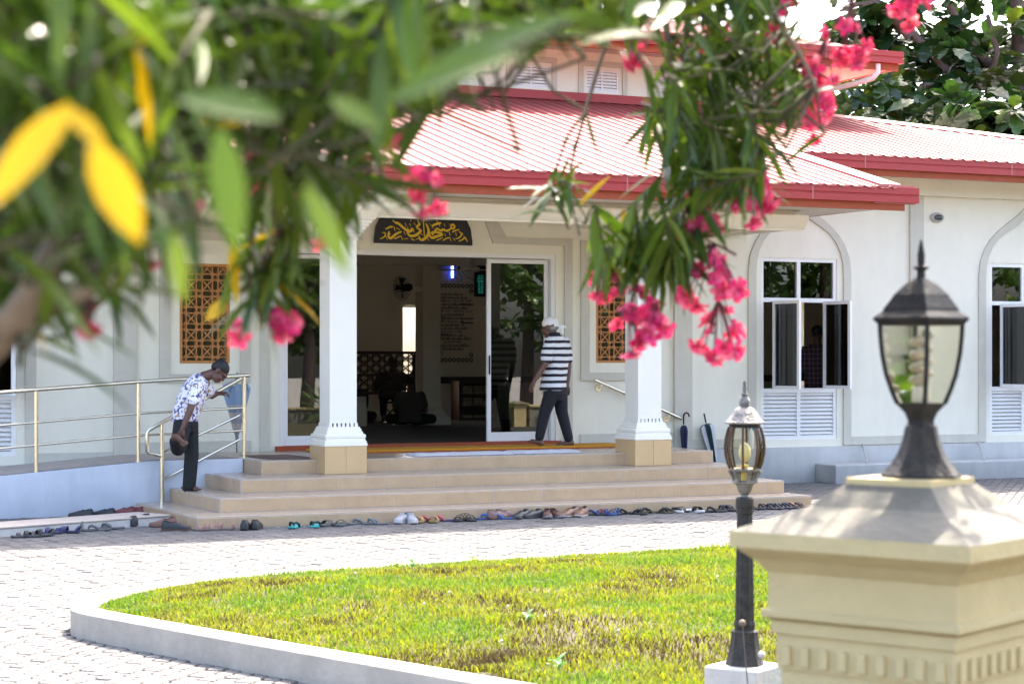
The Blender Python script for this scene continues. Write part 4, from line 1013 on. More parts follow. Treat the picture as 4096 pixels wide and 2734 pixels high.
MB().lathe([(.017, gz + .07), (.017, gz + .15)], 12).build('socket', M['socket'], gl, local=True, smooth=40)
MB().ball((0, 0, gz + .205), (.028, .028, .045), 14, 10).build('bulb', M['bulb'], gl, local=True, smooth=True)

# ------------------------------------------------------------------ gate pillar with lantern in front
FC = Vector((2.568, 3.198)); E1 = Vector((-.419, .908)); E2 = Vector((.908, .419))
gc = FC + (E1 + E2) * .2875; grot = math.atan2(E2.y, E2.x)
def gate_pillar(name, label, loc, rotz, grp=None):
    g = thing(name, label, 'gate pillar', loc, rotz, grp)
    def sqb(nm, m, steps):
        mb = MB()
        for (a, z0), (b, z1) in zip(steps, steps[1:]):
            if z1 > z0 + 1e-5: sq(mb, 0, 0, a, b, z0, z1)
        return mb.build(nm, m, g, local=True)
    sqb('shaft', M['cream'], [(.205, -.05), (.205, 1.135)])
    sqb('dentil_band', M['cream'], [(.208, 1.09), (.213, 1.0902), (.213, 1.165), (.222, 1.168), (.222, 1.195)])
    for sx, sy in ((0, -1), (-1, 0), (1, 0), (0, 1)):
        for k in range(9):
            q = -.185 + k * .04625; x0, y0 = (q, sy * .215) if sx == 0 else (sx * .215, q)
            hx, hy = (.0105, .008) if sx == 0 else (.008, .0105)
            MB().bbox(x0 - hx, x0 + hx, y0 - hy, y0 + hy, 1.098, 1.142, .002).build('dentil', M['cream'], g, local=True)
    sqb('lower_moulding', M['cream'], [(.222, 1.196), (.238, 1.205), (.238, 1.217), (.227, 1.224)])
    sqb('frieze_block', M['cream'], [(.226, 1.222), (.226, 1.305)])
    sqb('cornice', M['cream'], [(.229, 1.303), (.236, 1.312), (.25, 1.33), (.268, 1.345), (.275, 1.352), (.275, 1.358)])
    sqb('cap_slab', M['cream'], [(.2875, 1.357), (.2875, 1.391)])
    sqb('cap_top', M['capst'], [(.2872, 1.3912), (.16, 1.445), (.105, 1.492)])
    sqb('lamp_plinth', M['cream'], [(.103, 1.485), (.103, 1.506)])
    return g
gate_pillar('gate_pillar', 'cream moulded gate pillar with dentils and a sloping cap, nearest the camera', (gc.x, gc.y, 0), grot)
LN = thing('pillar_lantern', 'black four-sided glass lantern standing on the near gate pillar', 'lantern', (gc.x + .02, gc.y - .012, 1.507), grot)
def hexl(prof, n=6, rot=0): return MB().lathe(prof, n, rot=rot)
nL = 4; r0 = rad(36)
hexl([(.090, 0), (.088, .006), (.070, .024), (.054, .048), (.043, .075), (.037, .10), (.035, .112), (.028, .116)], 8, r0).build('foot', M['wblack'], LN, local=True, smooth=25)
hexl([(.030, .114), (.028, .124), (.036, .142), (.052, .158), (.055, .163)], nL, r0).build('cup', M['black'], LN, local=True, smooth=20)
pr = [(.052, .162), (.064, .19), (.076, .225), (.085, .27), (.089, .31), (.0905, .338)]
hexl([(r * .97, z) for r, z in pr], nL, r0).build('glass_panes', M['lampglass'], LN, local=True)
for k in range(nL):
    w = 2 * math.pi * k / nL + r0; MB().tube([(r * math.cos(w), r * math.sin(w), z) for r, z in pr], .0058, 6).build('glazing_bar', M['black'], LN, local=True)
hexl([(.089, .334), (.096, .338), (.106, .348), (.104, .352), (.084, .366), (.082, .372), (.064, .395), (.060, .402), (.036, .424), (.018, .436), (.012, .44)], nL, r0).build('lantern_roof', M['black'], LN, local=True, smooth=15)
hexl([(.010, .436), (.009, .455), (.017, .460), (.017, .464), (.008, .468), (.0085, .49), (.002, .523)], 10).build('finial', M['black'], LN, local=True, smooth=40)
MB().lathe([(.020, .165), (.020, .20)], 12).build('socket', M['white_p'], LN, local=True, smooth=40)
pts = [(.020 * math.cos(a * .5), .020 * math.sin(a * .5), .205 + a * .0022) for a in range(52)]
MB().tube(pts, .0075, 6).build('spiral_bulb', mat('cfl', (.50, .46, .38), .5), LN, local=True, smooth=40)
# boundary wall and second pillar seen in the door glass
gate_pillar('gate_pillar', 'cream gate pillar further along the boundary wall, seen mirrored in the door glass', (22.6, 1.4, 0), rad(0)).scale = (.85, .85, .43)
M['rough'] = mat('rough_wall', (.27, .26, .20), .95, .3, 10, 1.0, 30)
for x0, x1, lb in ((3.5, 22.3, 'rough olive boundary wall with cream coping opposite the mosque'), (22.9, 48, 'rough olive boundary wall beyond the second gate pillar')):
    bw = thing('boundary_wall', lb, 'wall', ((x0 + x1) / 2, 1.4, 0))
    MB().box(x0, x1, 1.3, 1.5, -.05, .48).build('wall_body', M['rough'], bw); MB().bbox(x0 - .01, x1 + .01, 1.26, 1.54, .482, .55, .01).build('coping', M['cream'], bw)

# ------------------------------------------------------------------ inside the hall
ic = thing('hall_column', 'cream square column with moulded foot inside the doorway', 'column', (13.62, 31.5, .62))
mb = MB(); sq(mb, 0, 0, .165, .165, .42, 3.28); mb.build('shaft', M['inwall'], ic, local=True)
mb = MB(); 
for (a, z0), (b, z1) in zip([(.30, 0), (.30, .13), (.27, .131), (.19, .26), (.17, .30), (.195, .305), (.195, .33), (.172, .335)], [(.30, .13), (.29, .131), (.19, .26), (.17, .30), (.195, .305), (.195, .33), (.172, .335), (.166, .43)]): sq(mb, 0, 0, a, b, z0, max(z1, z0 + .001))
mb.build('column_foot', M['inwall'], ic, local=True)
sc_ = thing('lattice_partition', 'dark carved lattice partition standing low in the prayer hall', 'partition', (12.5, 32.6, .62))
mb = MB(); x0, x1 = 12.1, 13.9
for z in (.62 + .30, .62 + .87, .62 + 1.12): pass
def onp(px, py): q = onY(px, py, 32.6); return q
pa = onp(1425, 1404); pb = onp(1645, 1574); x0, x1, zt, zb = pa.x - .3, pb.x + .1, pa.z, pb.z
MB().box(x0, x1, 32.57, 32.63, zt - .05, zt).box(x0, x1, 32.57, 32.63, zb, zb + .04).box(x0, x1, 32.57, 32.63, (zt + zb) / 2 - .06, (zt + zb) / 2 - .02).build('rails', M['darkwood'], sc_)
mb = MB(); x = x0; P = .225
def bar2(p, q, t=.008):
    d = Vector((q[0] - p[0], q[1] - p[1])).normalized(); nn = Vector((-d.y, d.x)) * t; p, q = Vector(p), Vector(q)
    mb.prismY([tuple(p + nn), tuple(q + nn), tuple(q - nn), tuple(p - nn)], 32.585, 32.615)
zz = [zb + .04 + i * (zt - zb - .09) / 4 for i in range(5)]
while x < x1 - .05:
    for za, zc_ in zip(zz, zz[1:]):
        bar2((x, za), (min(x + P, x1), zc_)); bar2((x, zc_), (min(x + P, x1), za))
        bar2((x + .06, za), (x + .06, zc_), .006); bar2((x + P - .06, za), (x + P - .06, zc_), .006)
    x += P
for z in zz: bar2((x0, z + .04), (x1, z + .04), .006); bar2((x0, z - .04), (x1, z - .04), .006)
mb.build('lattice_bars', M['darkwood'], sc_)
for sx in (x0 + .04, x1 - .04): MB().box(sx - .025, sx + .025, 32.56, 32.64, .622, zt - .052).build('post', M['darkwood'], sc_)
YB = 33.58
pa = onY(1722, 1122, YB); pb = onY(1893, 1458, YB)
po = thing('notice_poster', 'tall beige notice with ring borders and rows of script on the far wall', 'poster', ((pa.x + pb.x) / 2, YB, (pa.z + pb.z) / 2))
pw, ph = pb.x - pa.x, pa.z - pb.z
MB().box(pa.x, pb.x, YB, YB + .02, pb.z, pa.z).build('sheet', M['paper'], po)
mb = MB(); yy = YB - .002; nr = 10; rr = pw / nr / 2
def ring(cx, cz, r):
    n = 10; o_ = [(cx + r * math.cos(2 * math.pi * k / n), cz + r * math.sin(2 * math.pi * k / n)) for k in range(n)]; i_ = [(cx + r * .5 * math.cos(2 * math.pi * k / n), cz + r * .5 * math.sin(2 * math.pi * k / n)) for k in range(n)]
    mb.add([(x, yy, z) for x, z in o_ + i_], [(k, (k + 1) % n, n + (k + 1) % n, n + k) for k in range(n)])
for k in range(nr):
    ring(pa.x + rr * (2 * k + 1), pa.z - .045 - rr, rr * .92); ring(pa.x + rr * (2 * k + 1), pb.z + .045 + rr, rr * .92)
for k in (0, nr - 1): ring(pa.x + rr * (2 * k + 1), pa.z - .05 - 3 * rr, rr * .92)
ring(pb.x - rr, pb.z + .05 + 3 * rr, rr * .92)
tag(mb.build('ring_border', M['print'], po), kind='stuff')
mb = MB(); z = pa.z - .05 - 4.6 * rr; rows = 0; widths = [.55, .78, .95, .95, .8, 1.0, .6, .55, .6, .6, .75, .55, .7, .95, .5, .9, .6]
for wd in widths:
    x = (pa.x + pb.x) / 2 - pw * .5 * wd * .92; xe = (pa.x + pb.x) / 2 + pw * .5 * wd * .92
    if rows % 3 != 2: mb.box(x, xe, yy - .0005, yy, z - .012, z - .006)
    while x < xe:
        w = R.uniform(.012, .035)
        if R.random() < .85:
            mb.box(x, min(x + w, xe), yy - .001, yy, z, z + R.uniform(.008, .014))
            mb.box(x + w * .3, x + w * .3 + .006, yy - .0015, yy, z + .002, z + R.uniform(.022, .036))
            if R.random() < .5: mb.box(x, x + .008, yy - .001, yy, z - .012 if R.random() < .5 else z + .04, (z - .005) if R.random() < .0 else z + .046)
        x += w + R.uniform(.003, .012)
    z -= (pa.z - pb.z - .1 - 8.6 * rr) / len(widths); rows += 1
for f_ in (.27, .44, .49): mb.box(pb.x - pw * .30, pb.x, yy - .001, yy, pa.z - ph * f_ - .02, pa.z - ph * f_)
mb.box(pa.x, pa.x + pw * .4, yy - .001, yy, pa.z - ph * .63 - .012, pa.z - ph * .63)
mb.build('script_rows', M['print'], po)
pa = onY(1801, 1033, YB); pb = onY(1813, 1110, YB); cx = (pa.x + pb.x) / 2
ld = thing('led_strip', 'upright blue white LED light strip glowing above the notice', 'light', (cx, YB, (pa.z + pb.z) / 2)); 
MB().box(cx - .036, cx + .032, YB - .02, YB + .015, pb.z - .01, pa.z + .01).build('backing', M['ledback'], ld); mb = MB()
for i in range(20):
    for k in range(3): mb.ball((cx - .014 + k * .017, YB - .022, pb.z + (pa.z - pb.z) * (i + .5) / 20), .0062, 6, 4)
mb.build('diodes', M['led'], ld)
pa = onY(1898, 1062, YB); pb = onY(1936, 1186, YB)
ck = thing('digital_clock', 'tall black digital prayer clock with green numerals', 'clock', ((pa.x + pb.x) / 2, YB, (pa.z + pb.z) / 2)); MB().bbox(pa.x, pb.x + .03, YB - .05, YB + .02, pb.z, pa.z, .006).build('case', M['print'], ck)
mb = MB(); cx = (pa.x + pb.x) / 2
SEG = {'0': 'abcdef', '1': 'bc', '2': 'abged', '3': 'abgcd', '4': 'fgbc', '5': 'afgcd', '6': 'afgedc', '7': 'abc', '8': 'abcdefg', '9': 'abfgcd'}
def digit(ch, x, z, h):
    w = h * .5; t = h * .07
    S = {'a': (x, x + w, z + h - t, z + h + t), 'd': (x, x + w, z - t, z + t), 'g': (x, x + w, z + h / 2 - t, z + h / 2 + t), 'f': (x - t, x + t, z + h / 2, z + h), 'b': (x + w - t, x + w + t, z + h / 2, z + h), 'e': (x - t, x + t, z, z + h / 2), 'c': (x + w - t, x + w + t, z, z + h / 2)}
    for q in SEG[ch]: a, b, c, d = S[q]; mb.box(a, b, YB - .054, YB - .0505, c, d)
for i, s_ in enumerate(['1215', '0451', '0609', '1211', '1533', '1812', '1926']):
    for k, ch in enumerate(s_): digit(ch, cx - .055 + k * .028 + (.006 if k > 1 else 0), pa.z - .21 - i * .05, .030)
mb.build('numerals', M['digit'], ck)
pl = thing('plug_socket', 'black plug and trailing leads beside the LED strip', 'plug', (15.9, YB, 3.4)); q = onY(1830, 1066, YB)
MB().bbox(q.x - .03, q.x + .03, YB - .05, YB + .02, q.z - .05, q.z + .05, .01).build('plug', M['print'], pl)
c1 = [onY(a, b, YB - .01) for a, b in ((1832, 1078), (1836, 1098), (1846, 1108), (1846, 1118), (1838, 1123), (1832, 1114), (1814, 1104))]; MB().tube(c1, .006, 6).build('lead', M['print'], pl)
c1 = [onY(a, b, YB - .01) for a, b in ((1836, 1066), (1848, 1085), (1868, 1110), (1892, 1118), (1898, 1124))]; MB().tube(c1, .004, 6).build('lead', M['print'], pl)
pa = onY(1836, 1524, 33.2); pb = onY(1990, 1676, 33.2)
bs = thing('bookcase', 'low dark bookcase with open shelves of pale books', 'bookcase', ((pa.x + pb.x) / 2, 33.2, .62)); mb = MB(); zt = pa.z
mb.box(pa.x, pa.x + .05, 33.2, 33.55, .622, zt); mb.box(pb.x - .05, pb.x, 33.2, 33.55, .622, zt); mb.box(pa.x + .05, pb.x - .05, 33.5, 33.55, .622, zt)
sh = [.63 + (zt - .68) * k / 3 for k in range(4)]
for z in sh: mb.box(pa.x + .05, pb.x - .05, 33.21, 33.5, z, z + .04)
mb.build('carcass', M['darkwood'], bs)
M['book'] = mat('book', (.42, .33, .22), .8, .5, 20)
for z, nb in zip(sh[:3], (3, 8, 9)):
    for k in range(nb):
        x = pa.x + .1 + (k % 3) * .22; zz_ = z + .042 + (k // 3) * .05
        t_ = thing('book', f'pale book lying in the dark bookcase', 'book', (x, 33.25, zz_), R.uniform(-.06, .06), 'books on the bookcase shelves')
        MB().bbox(0, .19, 0, .2, 0, .042, .004).build('pages', M['book'], t_, local=True)
# fans
def fan_head(t_, c, r, T):
    mb = MB()
    for q in (1, .8, .55, .3): mb.tube([(q * r * math.cos(w), q * r * math.sin(w), (1 - q) * .06) for w in [2 * math.pi * k / 24 for k in range(25)]], .004, 5)
    for k in range(16):
        w = 2 * math.pi * k / 16; mb.tube([(0, 0, .06), (r * math.cos(w), r * math.sin(w), 0), (0, 0, -.08)], .003, 4)
    mb.xform(T).build('cage', M['print'], t_)
    mb = MB()
    for k in range(4):
        a = 2 * math.pi * k / 4
        mb.add([(.03 * math.cos(a), .03 * math.sin(a), -.02), (r * .85 * math.cos(a - .1), r * .85 * math.sin(a - .1), -.04), (r * .9 * math.cos(a + .5), r * .9 * math.sin(a + .5), .01), (.03 * math.cos(a + .8), .03 * math.sin(a + .8), .0)], [(0, 1, 2, 3)])
    mb.xform(T).build('blades', M['print'], t_)
    MB().tube([(0, 0, -.02), (0, 0, -.2)], .06, 12).xform(T).build('motor', M['print'], t_)
c = onY(1606, 1152, 31.2); f1 = thing('wall_fan', 'dark round fan mounted on the left of the hall column', 'fan', c)
fan_head(f1, c, .21, Matrix.Translation(c) @ Vector((0, 0, 1)).rotation_difference(Vector((-.95, -.30, -.12)).normalized()).to_matrix().to_4x4())
MB().box(c.x + .1, 13.45, 31.35, 31.45, c.z - .05, c.z + .03).build('bracket', M['inwall'], f1)
c = onY(1722, 1418, 32.2); f2 = thing('pedestal_fan', 'dark pedestal fan standing right of the hall column', 'fan', (c.x, c.y, .62))
fan_head(f2, c, .27, Matrix.Translation(c) @ Vector((0, 0, 1)).rotation_difference(Vector((.25, -1, 0)).normalized()).to_matrix().to_4x4())
MB().tube([(c.x, c.y + .12, .63), (c.x, c.y + .12, c.z)], .015, 8).lathe([(.2, .622), (.19, .64), (.03, .66)], 16, (c.x, c.y + .12, 0)).build('stand', M['print'], f2)
c = onY(1888, 1078, 30.5); f3 = thing('ceiling_fan', 'beige ceiling fan hanging from a rod in the hall', 'fan', (c.x, c.y, 3.9)); 
MB().tube([c, (c.x, c.y, 3.89)], .012, 8).lathe([(.02, .20), (.05, .12), (.075, .05), (.13, .02), (.14, 0), (.12, -.03)], 16, c).build('motor', M['inwall'], f3, smooth=40)
for k in range(3):
    w = 2 * math.pi * k / 3 + .2; MB().box(.12, .62, -.055, .055, -.004, .004).xform(Matrix.Translation(c) @ Matrix.Rotation(w, 4, 'Z') @ Matrix.Rotation(.15, 4, 'X')).build('blade', M['inwall'], f3)
# ------------------------------------------------------------------ people
def fuse(name, mb, voxel, m, parent, it=4, fac=.5):
    "union of closed shapes as one continuous skin"
    me = mb.mesh(name + '_raw'); ob = bpy.data.objects.new(name + '_raw', me); COL.objects.link(ob)
    r = ob.modifiers.new('r', 'REMESH'); r.mode = 'VOXEL'; r.voxel_size = voxel; r.adaptivity = 0
    s = ob.modifiers.new('s', 'SMOOTH'); s.iterations = it; s.factor = fac
    dg = bpy.context.evaluated_depsgraph_get(); nm = bpy.data.meshes.new_from_object(ob.evaluated_get(dg))
    bpy.data.objects.remove(ob); bpy.data.meshes.remove(me)
    nm.name = name; nm.polygons.foreach_set('use_smooth', [True] * len(nm.polygons)); nm.materials.clear()
    return link(name, nm, parent, m)
def limb(mb, pts, rs, n=12):
    pts = [Vector(p) for p in pts]; mb.tube(pts, list(rs), n)
    for p, r in zip(pts, rs): mb.ball(p, r * .99, n, 8)
def loft(mb, secs, n=22, p=2.4):
    vs = []
    for c, a, b in secs:
        c, a, b = Vector(c), Vector(a), Vector(b)
        for k in range(n):
            w = 2 * math.pi * k / n; x, y = math.cos(w), math.sin(w)
            x = math.copysign(abs(x) ** (2 / p), x); y = math.copysign(abs(y) ** (2 / p), y)
            vs.append(c + a * x + b * y)
    m = len(secs)
    mb.add(vs, [(i * n + k, i * n + (k + 1) % n, (i + 1) * n + (k + 1) % n, (i + 1) * n + k) for i in range(m - 1) for k in range(n)] + [tuple(range(n))[::-1], tuple(range((m - 1) * n, m * n))])
def eball(mb, c, F, S, U, r):
    q = MB().ball((0, 0, 0), 1, 14, 10); T = Matrix(((F.x * r[0], S.x * r[1], U.x * r[2], c.x), (F.y * r[0], S.y * r[1], U.y * r[2], c.y), (F.z * r[0], S.z * r[1], U.z * r[2], c.z), (0, 0, 0, 1)))
    q.xform(T); mb.add(q.v, q.f)
def head(mb, c, F, U, s=1.0):
    F = F.normalized(); S = U.cross(F).normalized(); U = F.cross(S).normalized(); P = lambda f, q, u: c + (F * f + S * q + U * u) * s
    E = lambda f, q, u, r: eball(mb, P(f, q, u), F, S, U, [k * s for k in r])
    E(-.012, 0, .035, (.098, .077, .085)); E(.035, 0, -.035, (.058, .060, .082)); E(.050, 0, -.085, (.040, .040, .030)); E(.085, 0, .028, (.018, .048, .016))
    E(.098, 0, -.012, (.014, .011, .026)); E(.106, 0, -.030, (.014, .015, .011)); E(.088, 0, -.058, (.014, .026, .009)); E(.086, 0, -.071, (.013, .022, .009))
    for q in (1, -1): E(-.005, q * .078, -.005, (.022, .011, .034)); E(.070, q * .038, -.025, (.022, .020, .020))
    return P, F, S, U
def hand(mb, w, d, nrm, side, curl=.5, s=1.0):
    "w wrist, d direction, nrm palm normal (fingers curl towards it)"
    d = d.normalized(); t = d.cross(nrm).normalized() * side; nrm = t.cross(d).normalized() * side
    limb(mb, [w, w + d * .035 * s], [.024 * s, .026 * s]); eball(mb, w + d * .055 * s, d, t, nrm, (.050 * s, .040 * s, .018 * s))
    for k, (q, L) in enumerate(((.029, .070), (.010, .080), (-.010, .074), (-.028, .058))):
        b = w + d * .088 * s + t * q * s; a1 = curl * (.5 + .1 * k); d1 = (d * math.cos(a1) + nrm * math.sin(a1) + t * q * 1.5).normalized(); a2 = a1 + curl * .9
        d2 = (d * math.cos(a2) + nrm * math.sin(a2)).normalized(); m1 = b + d1 * L * .55 * s
        mb.tube([b - d * .02 * s, b, m1, m1 + d2 * L * .5 * s], [.0095 * s, .0095 * s, .0088 * s, .0065 * s], 8)
    b = w + d * .030 * s + t * .030 * s; m1 = b + (d * .75 + t * .6 + nrm * .3).normalized() * .038 * s
    mb.tube([b - t * .012 * s, b, m1, m1 + (d * .95 + t * .15 + nrm * .35).normalized() * .032 * s], [.013 * s, .012 * s, .010 * s, .008 * s], 8)
def foot(mb, heel, toe, up, s=1.0):
    heel, toe = Vector(heel), Vector(toe); d = (toe - heel); L = d.length; d.normalize(); S = d.cross(up).normalized(); U = S.cross(d).normalized()
    eball(mb, heel + d * .035 + U * .030, d, S, U, (.042, .032, .032)); 
    limb(mb, [heel + d * .05 + U * .045, heel + d * L * .45 + U * .032, heel + d * L * .72 + U * .022], [.036, .034, .028])
    eball(mb, heel + d * L * .70 + U * .016, d, S, U, (L * .16, .044, .017))
    for k in range(5): q = (-.034 + .017 * k); mb.tube([heel + d * L * .76 + S * q + U * .014, heel + d * (L * (.97 - .035 * abs(k - 1))) + S * q + U * .011], [.011, .008 if k else .010], 8)
def stripes():
    m = mat('striped_cloth', (.75, .75, .75), .85); t = m.node_tree; p = t.nodes['Principled BSDF']
    tc = t.nodes.new('ShaderNodeTexCoord'); sx = t.nodes.new('ShaderNodeSeparateXYZ'); t.links.new(tc.outputs['Object'], sx.inputs[0])
    nz = t.nodes.new('ShaderNodeTexNoise'); nz.inputs['Scale'].default_value = 5; t.links.new(tc.outputs['Object'], nz.inputs['Vector'])
    a = t.nodes.new('ShaderNodeMath'); a.operation = 'MULTIPLY_ADD'; a.inputs[1].default_value = .02; t.links.new(nz.outputs['Fac'], a.inputs[0]); t.links.new(sx.outputs['Z'], a.inputs[2])
    f = t.nodes.new('ShaderNodeMath'); f.operation = 'MULTIPLY'; f.inputs[1].default_value = 1 / .0865; t.links.new(a.outputs[0], f.inputs[0])
    g = t.nodes.new('ShaderNodeMath'); g.operation = 'FRACT'; t.links.new(f.outputs[0], g.inputs[0])
    r = t.nodes.new('ShaderNodeValToRGB'); r.color_ramp.interpolation = 'CONSTANT'; e = r.color_ramp.elements
    e[0].position = 0; e[0].color = (.74, .74, .75, 1); e[1].position = .56; e[1].color = (.013, .011, .02, 1)
    t.links.new(g.outputs[0], r.inputs[0]); t.links.new(r.outputs[0], p.inputs['Base Color']); return m
def floral():
    m = mat('floral_cloth', (.75, .75, .8), .8); t = m.node_tree; p = t.nodes['Principled BSDF']
    tc = t.nodes.new('ShaderNodeTexCoord'); last = None
    base = (.74, .72, .80, 1)
    for sc, th, c in ((26, .57, (.05, .06, .22, 1)), (21, .60, (.42, .26, .10, 1)), (30, .62, (.10, .10, .14, 1))):
        n = t.nodes.new('ShaderNodeTexNoise'); n.noise_dimensions = '4D'; n.inputs['W'].default_value = sc; n.inputs['Scale'].default_value = sc; n.inputs['Detail'].default_value = 1.5; t.links.new(tc.outputs['Object'], n.inputs['Vector'])
        r = t.nodes.new('ShaderNodeValToRGB'); r.color_ramp.elements[0].position = th - .02; r.color_ramp.elements[1].position = th + .02; t.links.new(n.outputs['Fac'], r.inputs[0])
        x = t.nodes.new('ShaderNodeMixRGB'); x.inputs[1].default_value = base; x.inputs[2].default_value = c; t.links.new(r.outputs[0], x.inputs[0])
        if last: t.links.new(last.outputs[0], x.inputs[1])
        last = x
    t.links.new(last.outputs[0], p.inputs['Base Color']); return m
def plaid():
    m = mat('plaid_cloth', (.03, .02, .025), .85); t = m.node_tree; p = t.nodes['Principled BSDF']; tc = t.nodes.new('ShaderNodeTexCoord'); sx = t.nodes.new('ShaderNodeSeparateXYZ'); t.links.new(tc.outputs['Object'], sx.inputs[0]); last = None
    for ax, fq in (('Z', 14), ('X', 16)):
        f = t.nodes.new('ShaderNodeMath'); f.operation = 'MULTIPLY'; f.inputs[1].default_value = fq; t.links.new(sx.outputs[ax], f.inputs[0]); g = t.nodes.new('ShaderNodeMath'); g.operation = 'FRACT'; t.links.new(f.outputs[0], g.inputs[0])
        r = t.nodes.new('ShaderNodeValToRGB'); r.color_ramp.interpolation = 'CONSTANT'; r.color_ramp.elements[0].color = (0, 0, 0, 1); r.color_ramp.elements[1].position = .8; r.color_ramp.elements[1].color = (.6, .6, .6, 1); t.links.new(g.outputs[0], r.inputs[0])
        x = t.nodes.new('ShaderNodeMixRGB'); x.inputs[1].default_value = (.03, .018, .024, 1); x.inputs[2].default_value = (.16, .11, .14, 1); t.links.new(r.outputs[0], x.inputs[0])
        if last: t.links.new(last.outputs[0], x.inputs[1])
        last = x
    t.links.new(last.outputs[0], p.inputs['Base Color']); return m
M['skin1'] = mat('skin_brown', (.135, .062, .040), .5, .12, 30); M['skin2'] = mat('skin_dark', (.105, .048, .032), .5, .1, 30)
M['grey_tr'] = mat('charcoal_trouser', (.011, .011, .015), .85, .25, 40); M['black_tr'] = mat('black_trouser', (.004, .0045, .006), .8)
M['hair'] = mat('black_hair', (.004, .004, .005), .6, .3, 60); M['greyhair'] = mat('grey_hair', (.35, .34, .33), .8, .4, 80); M['scarf'] = mat('white_scarf', (.80, .77, .74), .85, .04, 30); M['eyew'] = mat('eye', (.03, .025, .02), .3); M['collar'] = mat('black_collar', (.012, .011, .02), .8)
V = Vector
# --- walking man
q = onZ(2228, 1784, .622); PM = thing('person', 'man in black and white striped shirt and white headscarf walking barefoot left', 'person', q, -TH)
J = lambda x, y, d=0.0: V(((x - 545) / 721, d, (1400 - y) / 721))
F = V((-.86, .51, 0)).normalized(); SL_ = V((-.51, -.86, 0)).normalized(); U = V((0, 0, 1))
b = MB(); hc = J(478, 290, .0)
P, hF, hS, hU = head(b, hc, V((-.90, .40, -.14)), V((-.10, .0, 1)), 1.10)
limb(b, [J(520, 400, .0), J(500, 330, .0)], [.062, .058])
eb = MB(); loft(b, [(J(540, 860), SL_ * .14, F * .09), (J(550, 640), SL_ * .14, F * .10), (J(550, 470), SL_ * .17, F * .095), (J(545, 410), SL_ * .15, F * .07), (J(525, 370), SL_ * .06, F * .06)])
lsh, rsh = J(472, 432, -.17), J(622, 428, .16)
lel, lwr = J(432, 628, -.22), J(332, 788, -.25)
rel, rwr = J(656, 640, .17), J(645, 828, .12)
limb(b, [lsh, (lsh + lel) / 2, lel], [.056, .048, .042]); limb(b, [lel, lel * .6 + lwr * .4, lwr], [.042, .040, .026])
limb(b, [rsh, (rsh + rel) / 2, rel], [.056, .048, .042]); limb(b, [rel, rel * .6 + rwr * .4, rwr], [.042, .040, .026])
hand(b, lwr, V((-.42, -.05, -.9)), V((.55, .6, -.2)), -1, .45, 1.0); hand(b, rwr, V((.03, -.08, -1)), V((-.35, -.9, 0)), 1, .55, 1.0)
lh, rh = J(505, 830, -.09), J(575, 830, .09)
lk, la = J(428, 1085, -.10), J(382, 1322, -.11); rk, ra = J(592, 1085, .07), J(664, 1318, .06)
limb(b, [lh, lk, la], [.085, .055, .036]); limb(b, [rh, rk, ra], [.085, .055, .036])
foot(b, J(414, 1398, -.115), J(262, 1350, -.10), V((-.2, 0, 1))); foot(b, J(704, 1400, .055), J(512, 1402, .09), V((0, 0, 1)))
limb(b, [la, J(398, 1372, -.115)], [.036, .034]); limb(b, [ra, J(686, 1372, .055)], [.036, .034])
fuse('body', b, .0065, M['skin1'], PM, 5)
for s_ in (1, -1):
    e = MB(); eball(e, P(.082, s_ * .031, .006), hF, hS, hU, (.012, .013, .008)); e.build('eye', M['eyew'], PM, local=True, smooth=True)
e = MB(); eball(e, P(.060, 0, -.088), hF, hS, hU, (.044, .040, .028)); eball(e, P(.092, 0, -.050), hF, hS, hU, (.012, .026, .006)); fuse('beard', e, .006, M['greyhair'], PM, 3)
e = MB(); eball(e, P(-.045, 0, -.010), hF, hS, hU, (.068, .0785, .045)); fuse('hair', e, .008, M['greyhair'], PM, 2)
e = MB(); eball(e, P(-.010, 0, .052), hF, hS, hU, (.112, .090, .088)); eball(e, P(-.07, 0, .02), hF, hS, hU, (.045, .06, .05))
eball(e, P(-.122, .01, .0), hF, hS, hU, (.02, .02, .018)); limb(e, [P(-.12, .0, .0), P(-.15, .01, -.03), P(-.16, .02, -.09)], [.020, .026, .018]); limb(e, [P(-.12, .0, .0), P(-.175, .0, -.01), P(-.20, -.01, -.035)], [.018, .022, .008])
fuse('headscarf', e, .008, M['scarf'], PM, 3)
e = MB()
loft(e, [(J(505, 880), SL_ * .178, F * .165), (J(512, 800), SL_ * .175, F * .155), (J(533, 690), SL_ * .172, F * .140), (J(548, 570), SL_ * .182, F * .135), (J(552, 480), SL_ * .20, F * .125), (J(550, 425), SL_ * .195, F * .10), (J(538, 385), SL_ * .13, F * .085), (J(522, 352), SL_ * .075, F * .075)], 26)
limb(e, [lsh + V((.01, .02, .0)), (lsh + lel) / 2 + V((0, 0, .02)), lsh * .25 + lel * .75], [.078, .080, .074]); limb(e, [rsh + V((-.01, 0, 0)), (rsh + rel) / 2 + V((0, 0, .02)), rsh * .25 + rel * .75], [.078, .076, .070])
M['stripes'] = stripes(); fuse('striped_shirt', e, .010, M['stripes'], PM, 3)
e = MB(); loft(e, [(J(524, 362), SL_ * .078, F * .078), (J(516, 336), SL_ * .068, F * .070)], 18); e.build('collar', M['collar'], PM, local=True, smooth=True)
for a_, c_ in ((lsh, lel), (rsh, rel)):
    z0, z1_ = a_ * .19 + c_ * .81, a_ * .25 + c_ * .75
    e = MB(); e.tube([z0, z1_], [.0735, .076], 16); e.build('cuff', M['stripes'] if False else M['cloth_w'], PM, local=True)
e = MB(); loft(e, [(J(535, 850), SL_ * .15, F * .125), (J(537, 910), SL_ * .165, F * .130), (J(530, 975), SL_ * .14, F * .10)])
